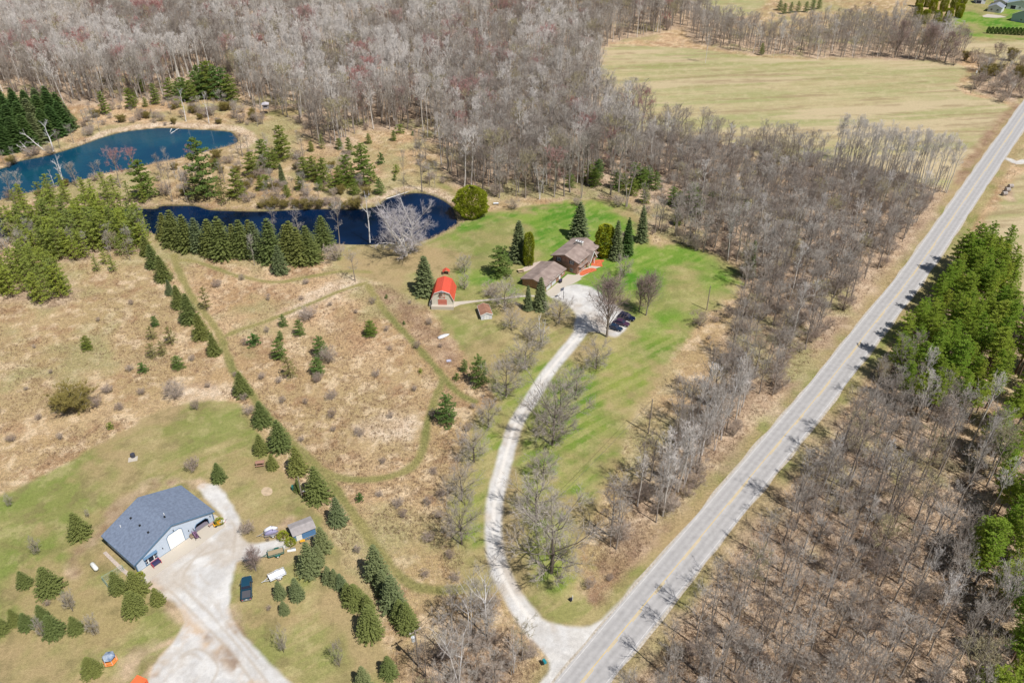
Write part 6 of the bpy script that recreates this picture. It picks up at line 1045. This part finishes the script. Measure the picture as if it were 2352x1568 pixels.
for i, (a, b_, c) in enumerate([(560, 455, 420), (600, 440, 405), (690, 440, 405), (760, 448, 400), (780, 440, 385), (660, 455, 425), (505, 450, 415), (500, 392, 365), (640, 350, 320), (740, 345, 310), (780, 345, 318), (715, 350, 325), (860, 420, 390), (815, 450, 412), (735, 440, 408)]): plant_px('pine' if i % 3 else 'youngpine', a, b_, c, 'bright green pine filling the scrub between the two ponds', 'pines in the scrub between the ponds', wide=1.1)
for i in range(34):
    kk = rnd.choice(['greybare', 'bare', 'greybare', 'olivebare']); a, b_ = rnd.uniform(15, 335), rnd.uniform(525, 605); x, y = G(a, b_); plant(kk, x, y, rnd.uniform(6, 9.5), 'leafless tree standing among the young pines below the dark pond', 'bare trees in the young pine thicket', wide=rnd.uniform(.8, 1.2))
for a, b_ in ((-5, 590), (8, 610), (18, 580), (-12, 625), (30, 612), (5, 570)): x, y = G(a, b_); plant('greybare', x, y, rnd.uniform(8, 10), 'grey leafless tree at the left frame edge beside the dark pond', 'grey bare trees at the left frame edge', wide=1.2)
for i in range(44):
    a = 1915+i*6+rnd.uniform(-4, 4); b_ = 372+(a-1915)*.24+rnd.uniform(-10, 16); x, y = G(a, b_); plant('aspen', x, y, rnd.uniform(16, 19.5), 'tall pale aspen in the stand rising against the hay field', 'tall aspens rising against the hay field', wide=rnd.uniform(.8, 1.05))
for a, b_ in ((1755, 612), (1768, 618), (1745, 605), (1782, 612), (1640, 1035), (1625, 1015), (1655, 1010), (1600, 1065), (1668, 985), (1585, 1085), (1612, 1045), (1690, 960), (1570, 1120), (1550, 1110), (1640, 985), (1705, 935), (1530, 1150)): x, y = G(a, b_); plant('aspen' if a > 1740 else 'birch', x, y, rnd.uniform(12, 15), 'white stemmed tree in the strip of woods left of the road', 'white stemmed trees left of the road', wide=rnd.uniform(.65, .9))
# --- evergreen stands
def inside(P, x, y):
    ins = False; N = len(P)
    for i in range(N):
        ax, ay = P[i]; bx2, by2 = P[(i+1) % N]
        if (ay > y) != (by2 > y) and x < (bx2-ax)*(y-ay)/(by2-ay)+ax: ins = not ins
    return ins
def scatter(P, sp, seed, far=None):
    g = np.random.default_rng(seed); x0, y0 = P.min(0); x1, y1 = P.max(0); out = []; y = y0
    r = 0
    while y < y1:
        s = sp*(1+max(0, (y-350))/900) if far else sp; xs_ = np.arange(x0+(r % 2)*s/2, x1, s); r += 1
        X = xs_+g.uniform(-.42, .42, len(xs_))*s; Y = y+g.uniform(-.42, .42, len(xs_))*s
        m = seg_dist(X, Y, P, True) > .3; out += list(zip(X[m], Y[m])); y += s*.9
    return out
def px_size(x, y, h):
    a, b_ = proj(x, y, 0); c, d = proj(x, y, h); vis = (-60 < a < 2410 and d < 1600 and b_ > 5); return (abs(b_-d)+abs(a-c)) if vis else 0
g = np.random.default_rng(11)
stand = [('road', 2.9, 'plantation', (8, 15.5), 'yellow green pine in the tall plantation right of the road', 'pines in the plantation right of the road', 1.0), ('edge', 3.9, 'plantation', (9, 15), 'green pine in the stand at the right frame edge', 'pines along the right frame edge', 1.1),
         ('dike', 3.8, 'youngpine', (7, 10), 'light green young pine on the dike behind the dark pond', 'young pines on the dike', 1.0), ('pond', 2.9, 'youngpine', (7.5, 13), 'light green young pine in the thicket below the dark pond', 'young pines below the dark pond', 1.0), ('left', 2.9, 'youngpine', (6, 11.5), 'light green young pine in the thicket at the left edge', 'young pines at the left edge', 1.15)]
STANDC = []
for k_, sp, key, hh, lb, gr, wd in stand:
    for x, y in scatter(PINEW[k_], sp, len(k_)):
        if seg_dist(np.array([x]), np.array([y]), POND2, True)[0] > -1.0: continue
        if g.uniform() < (.22 if k_ == 'road' else .10 if k_ == 'edge' else .24): continue
        h = g.uniform(*hh); q_ = px_size(x, y, h)
        if q_ > 0: STANDC.append((q_, x, y, h, key, lb, gr, wd*g.uniform(.85, 1.2)))
STANDC.sort(key=lambda t: -t[0]); NP = 296-sum(1 for o in COL.objects if o.name.startswith('pine_tree'))-5
for q_, x, y, h, key, lb, gr, wd in STANDC[:NP]: plant(key, x, y, h, lb, gr, wide=wd)
for i, (a, b_, c) in enumerate([(5, 352, 290), (22, 356, 285), (45, 350, 268), (68, 342, 262), (90, 334, 258), (112, 326, 248), (132, 318, 240), (150, 308, 232), (163, 300, 240), (10, 330, 258), (35, 325, 240), (60, 318, 232), (85, 312, 225), (105, 302, 218), (128, 296, 208), (146, 288, 212), (2, 300, 228), (28, 298, 218), (52, 292, 212), (75, 286, 208), (98, 280, 203), (122, 276, 198), (14, 275, 200), (42, 270, 203), (68, 266, 206), (92, 262, 202), (-15, 345, 280), (-12, 310, 240)]):
    plant_px('darkspruce' if i % 4 else 'tallspruce', a, b_, c, 'dark green spruce in the dense grove left of the blue pond', 'spruces in the dark grove left of the blue pond', wide=1.5)
for a, b_, c in ((225, 627, 590), (262, 628, 588), (245, 612, 570), (280, 592, 545), (300, 590, 540)): plant_px('youngpine', a, b_, c, 'light green pine on the meadow rim of the thicket', 'young pines on the meadow rim', wide=1.2)

# --- the bare woods: every candidate tree, then the 300 largest of each kind as things, the rest as one mass per kind
cand = {'bare': [], 'aspen': [], 'redbud': [], 'olivebare': [], 'shrub': []}
reds = [(123, 185), (213, 168), (360, 92), (533, 175), (710, 98), (854, 185), (1010, 62), (1164, 65), (1004, 178), (1044, 118), (90, 130), (240, 40), (30, 175), (1067, 300), (455, 55), (1330, 330)]
asp = [(240, 130), (330, 170), (430, 190), (617, 115), (560, 90), (680, 150), (700, 230), (880, 180), (850, 240), (930, 200), (1234, 150), (1000, 90), (1270, 130), (60, 110), (130, 100), (200, 200), (850, 70), (1080, 60), (760, 100), (350, 60), (180, 60), (20, 70), (500, 210), (760, 160), (620, 180)]
asp2 = [(1935, 385), (1965, 392), (2000, 398), (2035, 405), (2070, 415), (1990, 380), (2150, 430), (2130, 440), (1755, 610), (1600, 1060), (1640, 1030), (1625, 1000), (1570, 1080), (1530, 1130), (1680, 960)]
hts = {'north': (14, 20.5), 'mid': (8, 15), 'treeline': (8.5, 14.5), 'roadside': (10, 16), 'clump': (7, 11), 'corner': (5, 8)}
spc = {'north': 4.9, 'mid': 4.25, 'treeline': 4.8, 'roadside': 4.5, 'clump': 4.4, 'corner': 5}
for wn, P in WOODW.items():
    for x, y in scatter(P, spc[wn], 100+len(wn), far=(wn == 'north')):
        a, b_ = proj(x, y, 0); c, d = proj(x, y, 16)
        if a < -40 or a > 2400 or d > 1600 or b_ < -18: continue
        xa, ya = np.array([x]), np.array([y])
        if d_line(xa, ya, ROAD_C, 14)[0] < (10.0 if wn == 'roadside' else 8.5) or sd_poly(xa, ya, PINEW['edge'], 5)[0] > 0: continue
        if wn in ('north', 'mid') and 1310 < a < 1560 and 420 < b_ < 520 and g.uniform() < .8: continue
        dens = vnoise(xa, ya, 22, 9)[0]*.6+vnoise(xa, ya, 9, 12)[0]*.4
        if dens < {'north': .24, 'mid': .20, 'roadside': .25, 'clump': .2}.get(wn, .2) and g.uniform() < .85: continue
        h = g.uniform(*hts[wn])*(.85+.3*vnoise(xa, ya, 30, 2)[0]); q = g.uniform()
        if wn == 'north':
            pr_d = min(math.hypot((a-u)/26, (b_-v)/10) for u, v in reds); pa = min(math.hypot((a-u)/58, (b_-v)/26) for u, v in asp)
            k_ = 'redbud' if (pr_d < 1 and q < .8) or q < .035 else 'aspen' if (pa < 1 and q < .75) or q > .86 else 'olivebare' if .80 < q < .84 else 'bare'
        else:
            pa = min(math.hypot((a-u)/26, (b_-v)/16) for u, v in asp2); k_ = 'aspen' if (pa < 1 and q < .8) or q > .94 else 'olivebare' if q < .04 else 'bare'
        if k_ == 'aspen': h *= 1.18
        if g.uniform() < {'mid': .75, 'roadside': .3, 'clump': .8, 'north': .25}.get(wn, 0): cand['shrub'].append((0, x+g.uniform(-2, 2), y+g.uniform(-2, 2), g.uniform(1.2, 4), wn))
        cand[k_].append((px_size(x, y, h), x, y, h, wn))
def variants(key): return (PROTO['bare']+PROTO['greybare']) if key == 'bare' else PROTO[key]
where = {'north': 'in the great woods beyond the ponds and clearing', 'mid': 'in the woods between lawns, hay field and road', 'treeline': 'in the tree line above the hay field', 'roadside': 'in the thin woods right of the road', 'clump': 'in the clump at the bottom centre', 'corner': 'at the far road corner'}
desc = {'bare': 'leafless grey brown tree', 'aspen': 'tall pale trunked leafless aspen', 'redbud': 'reddish budding tree', 'olivebare': 'tan green budding tree'}
SRC = {}
def source(key):
    """linked tree parts already standing in the scene, for the masses"""
    if key in SRC: return SRC[key]
    by = {}
    for o in COL.objects:
        if o.parent and o.type == 'MESH': by.setdefault(o.data.name, o)
    SRC[key] = [[by[me.name] for _, me in v['parts'] if me.name in by] for v in variants(key)]; return SRC[key]
def mass(name, label, cat, pts, key):
    """one object: copies of the standing trees on a cloud of points (x, y, height, key)"""
    keys = sorted({p[3] for p in pts}) if len(pts[0]) > 3 else [key]; src, hs, sub = [], [], {}
    for kk in keys:
        sub[kk] = []
        for v, sr in zip(variants(kk), source(kk)):
            if sr: sub[kk].append(len(src)); src.append(sr); hs.append(v['h'])
    n = len(pts); me = bpy.data.meshes.new(name); me.vertices.add(n); me.vertices.foreach_set('co', np.array([(p[0], p[1], 0) for p in pts], np.float32).ravel())
    gg = np.random.default_rng(n); var = np.array([sub[p[3] if len(p) > 3 else key][gg.integers(0, len(sub[p[3] if len(p) > 3 else key]))] for p in pts]); rot = gg.uniform(0, 6.283, n); scl = np.array([p[2]/hs[v] for p, v in zip(pts, var)])
    wd = scl*gg.uniform(.85, 1.25, n)
    for nm_, ty, arr in (('var', 'INT', var), ('rz', 'FLOAT', rot), ('sz', 'FLOAT', scl), ('sw', 'FLOAT', wd)):
        at_ = me.attributes.new(nm_, ty, 'POINT'); at_.data.foreach_set('value', arr.astype(np.int32 if ty == 'INT' else np.float32))
    o = bpy.data.objects.new(name, me); COL.objects.link(o); tag(o, label, cat, kind='stuff')
    ng = bpy.data.node_groups.new(name+'_nodes', 'GeometryNodeTree'); ng.interface.new_socket('Geometry', in_out='INPUT', socket_type='NodeSocketGeometry'); ng.interface.new_socket('Geometry', in_out='OUTPUT', socket_type='NodeSocketGeometry')
    N, L = ng.nodes, ng.links; gi, go = N.new('NodeGroupInput'), N.new('NodeGroupOutput'); jn = N.new('GeometryNodeJoinGeometry')
    def attr(nm_, ty):
        a = N.new('GeometryNodeInputNamedAttribute'); a.data_type = ty; a.inputs[0].default_value = nm_; return a.outputs[0]
    va, rz, sz, sw = attr('var', 'INT'), attr('rz', 'FLOAT'), attr('sz', 'FLOAT'), attr('sw', 'FLOAT')
    cr = N.new('ShaderNodeCombineXYZ'); L.new(rz, cr.inputs[2]); cs = N.new('ShaderNodeCombineXYZ'); L.new(sw, cs.inputs[0]); L.new(sw, cs.inputs[1]); L.new(sz, cs.inputs[2])
    m2p = N.new('GeometryNodeMeshToPoints'); L.new(gi.outputs[0], m2p.inputs['Mesh'])
    for i, parts in enumerate(src):
        cmpn = N.new('FunctionNodeCompare'); cmpn.data_type = 'INT'; cmpn.operation = 'EQUAL'; L.new(va, cmpn.inputs[2]); cmpn.inputs[3].default_value = i
        iop = N.new('GeometryNodeInstanceOnPoints'); L.new(m2p.outputs[0], iop.inputs['Points']); L.new(cmpn.outputs[0], iop.inputs['Selection']); L.new(cr.outputs[0], iop.inputs['Rotation']); L.new(cs.outputs[0], iop.inputs['Scale'])
        j2 = N.new('GeometryNodeJoinGeometry')
        for po in parts:
            oi = N.new('GeometryNodeObjectInfo'); oi.transform_space = 'ORIGINAL'; oi.inputs['Object'].default_value = po; oi.inputs['As Instance'].default_value = True; L.new(oi.outputs['Geometry'], j2.inputs[0])
        L.new(j2.outputs[0], iop.inputs['Instance']); L.new(iop.outputs[0], jn.inputs[0])
    L.new(jn.outputs[0], go.inputs[0]); md = o.modifiers.new('trees', 'NODES'); md.node_group = ng; return o
taken = {'bare': sum(1 for o in COL.objects if o.get('category') == 'bare tree'), 'aspen': 50, 'redbud': 5, 'olivebare': 1}
for key in ('bare', 'aspen', 'redbud', 'olivebare'):
    L = sorted(cand[key], key=lambda t: -t[0]); nt_ = {'redbud': 200, 'olivebare': 85}.get(key, 298-taken[key])
    for i, (sz, x, y, h, wn) in enumerate(L[:nt_]):
        kk = key if key != 'bare' or g.uniform() < .7 else 'greybare'
        plant(kk, x, y, h, desc[key]+' '+where[wn], {'bare': 'bare trees ', 'aspen': 'aspens ', 'redbud': 'red budding trees ', 'olivebare': 'tan budding trees '}[key]+where[wn], wide=g.uniform(.65, 1.0) if wn == 'roadside' else g.uniform(.75, 1.2))
    rest = [(x, y, h, key) for sz, x, y, h, wn in L[nt_:]]
    if key == 'redbud': RB = rest; continue
    if key == 'olivebare': rest += RB
    if len(rest): mass({'bare': 'bare_woods', 'aspen': 'aspen_woods', 'redbud': 'budding_woods', 'olivebare': 'budding_woods'}[key], {'bare': 'mass of leafless grey brown woods reaching to the top of the frame', 'aspen': 'pale aspen crowns massed in the woods beyond the ponds'}.get(key, 'reddish budding crowns massed in the far woods'), 'woods', rest, key)
if STANDC[NP:]: mass('pine_woods', 'remaining green pines massed in the stands at the road and below the dark pond', 'pine woods', [(t[1], t[2], t[3], t[4]) for t in STANDC[NP:]], 'plantation')
mass('undergrowth', 'leafless brush and saplings under the woods', 'undergrowth', [(x, y, h) for _, x, y, h, wn in cand['shrub']], 'shrub')
print('CAND', {k: len(v) for k, v in cand.items()})

# --- dry stalks and tufts over the meadows, reeds at the water
def tufts(name, label, N_, seed, test, m, hh, nb, w_, regions):
    g = np.random.default_rng(seed); px = g.uniform(-30, 2380, N_); py = g.uniform(*regions, N_); X, Y = Garr(px, py); Wt = zones(X, Y); keep = test(Wt, X, Y, g); X, Y = X[keep], Y[keep]; n = len(X)
    i = np.repeat(np.arange(n), nb); P = np.stack([X[i]+g.normal(0, .18, n*nb), Y[i]+g.normal(0, .18, n*nb), np.zeros(n*nb)], 1); D = unit(np.stack([g.normal(0, .5, n*nb), g.normal(0, .5, n*nb), np.ones(n*nb)], 1))
    V_, F_ = slivers(g, P, D, g.uniform(*hh, n*nb), w_); o = bpy.data.objects.new(name, tri_mesh(name, V_, F_, m)); COL.objects.link(o); return tag(o, label, 'grass', kind='stuff')
rd_ = lambda X, Y: d_line(X, Y, ROAD_C, 12) > 6
open_ = lambda Wt: (Wt['lawn'] < .2) & (Wt['path'] < .3) & (Wt['gravel'] < .1) & (Wt['field'] < .3) & (Wt['pond'] < -1) & (Wt['verge'] < .5)
tufts('dry_weeds', 'brown dry stalks dotted over the tan meadows', 110000, 3, lambda Wt, X, Y, g: open_(Wt) & rd_(X, Y) & ((fbm(X, Y, 9, 4)+fbm(X, Y, 40, 8)*.7 > -.02) | (Wt['forest'] > .5)), mat('dry_stalks', (.21, .135, .085), .9, rand=(.26, .17, .1)), (.25, .7), 6, .06, (180, 1600))
tufts('pale_grass', 'pale dry grass tufts in the meadows', 50000, 4, lambda Wt, X, Y, g: open_(Wt) & rd_(X, Y), mat('pale_dry_grass', (.64, .50, .33), .9), (.2, .5), 6, .07, (230, 1600))
tufts('reeds', 'pale reeds fringing the ponds', 90000, 6, lambda Wt, X, Y, g: (Wt['pond'] < -.2) & (Wt['pond'] > -2.2+fbm(X, Y, 8, 3)*3) & (Y > 230) | ((Wt['reed'] > .6) & (Wt['pond'] < -.3) & (Y > 250)), mat('pale_reed', (.58, .44, .30), .9), (.5, 1.3), 5, .07, (280, 580))
# logs in the water
for a, b_, lb in (((1180/3, 882/3), (1172/3, 912/3), 'white dead log standing out of the far bank of the blue pond'), ((1175/3, 915/3), (1235/3, 885/3), 'white log lying in the blue pond'), ((784+300/3, 1367/3), (784+465/3, 1322/3), 'long pale log lying in the head of the dark pond')):
    p, q = G(*a), G(*b_); mb = MB(); mb.tube((p[0], p[1], -.35), (q[0], q[1], .1), .16, .09, n=7); L_ = math.dist(p, q); mb.tube(((p[0]+q[0])/2, (p[1]+q[1])/2, -.1), ((p[0]+q[0])/2+L_*.12, (p[1]+q[1])/2+L_*.1, .5), .07, .03, n=5)
    tag(mb.build('fallen_log', bark['white']), lb, 'log')
x_, y_ = G(118, 433); boxes_thing('jetty', 'small dark jetty on the dike shore of the blue pond', 'jetty', 112, 431, .35, [('deck', mat('dark_deck', (.16, .15, .17), .8), [('b', (0, 0, .25), (5, 1.0, .1))]), ('post', woodb, [('b', (q, .4, 0), (.15, .15, .7)) for q in (-2.2, 0, 2.2)])])
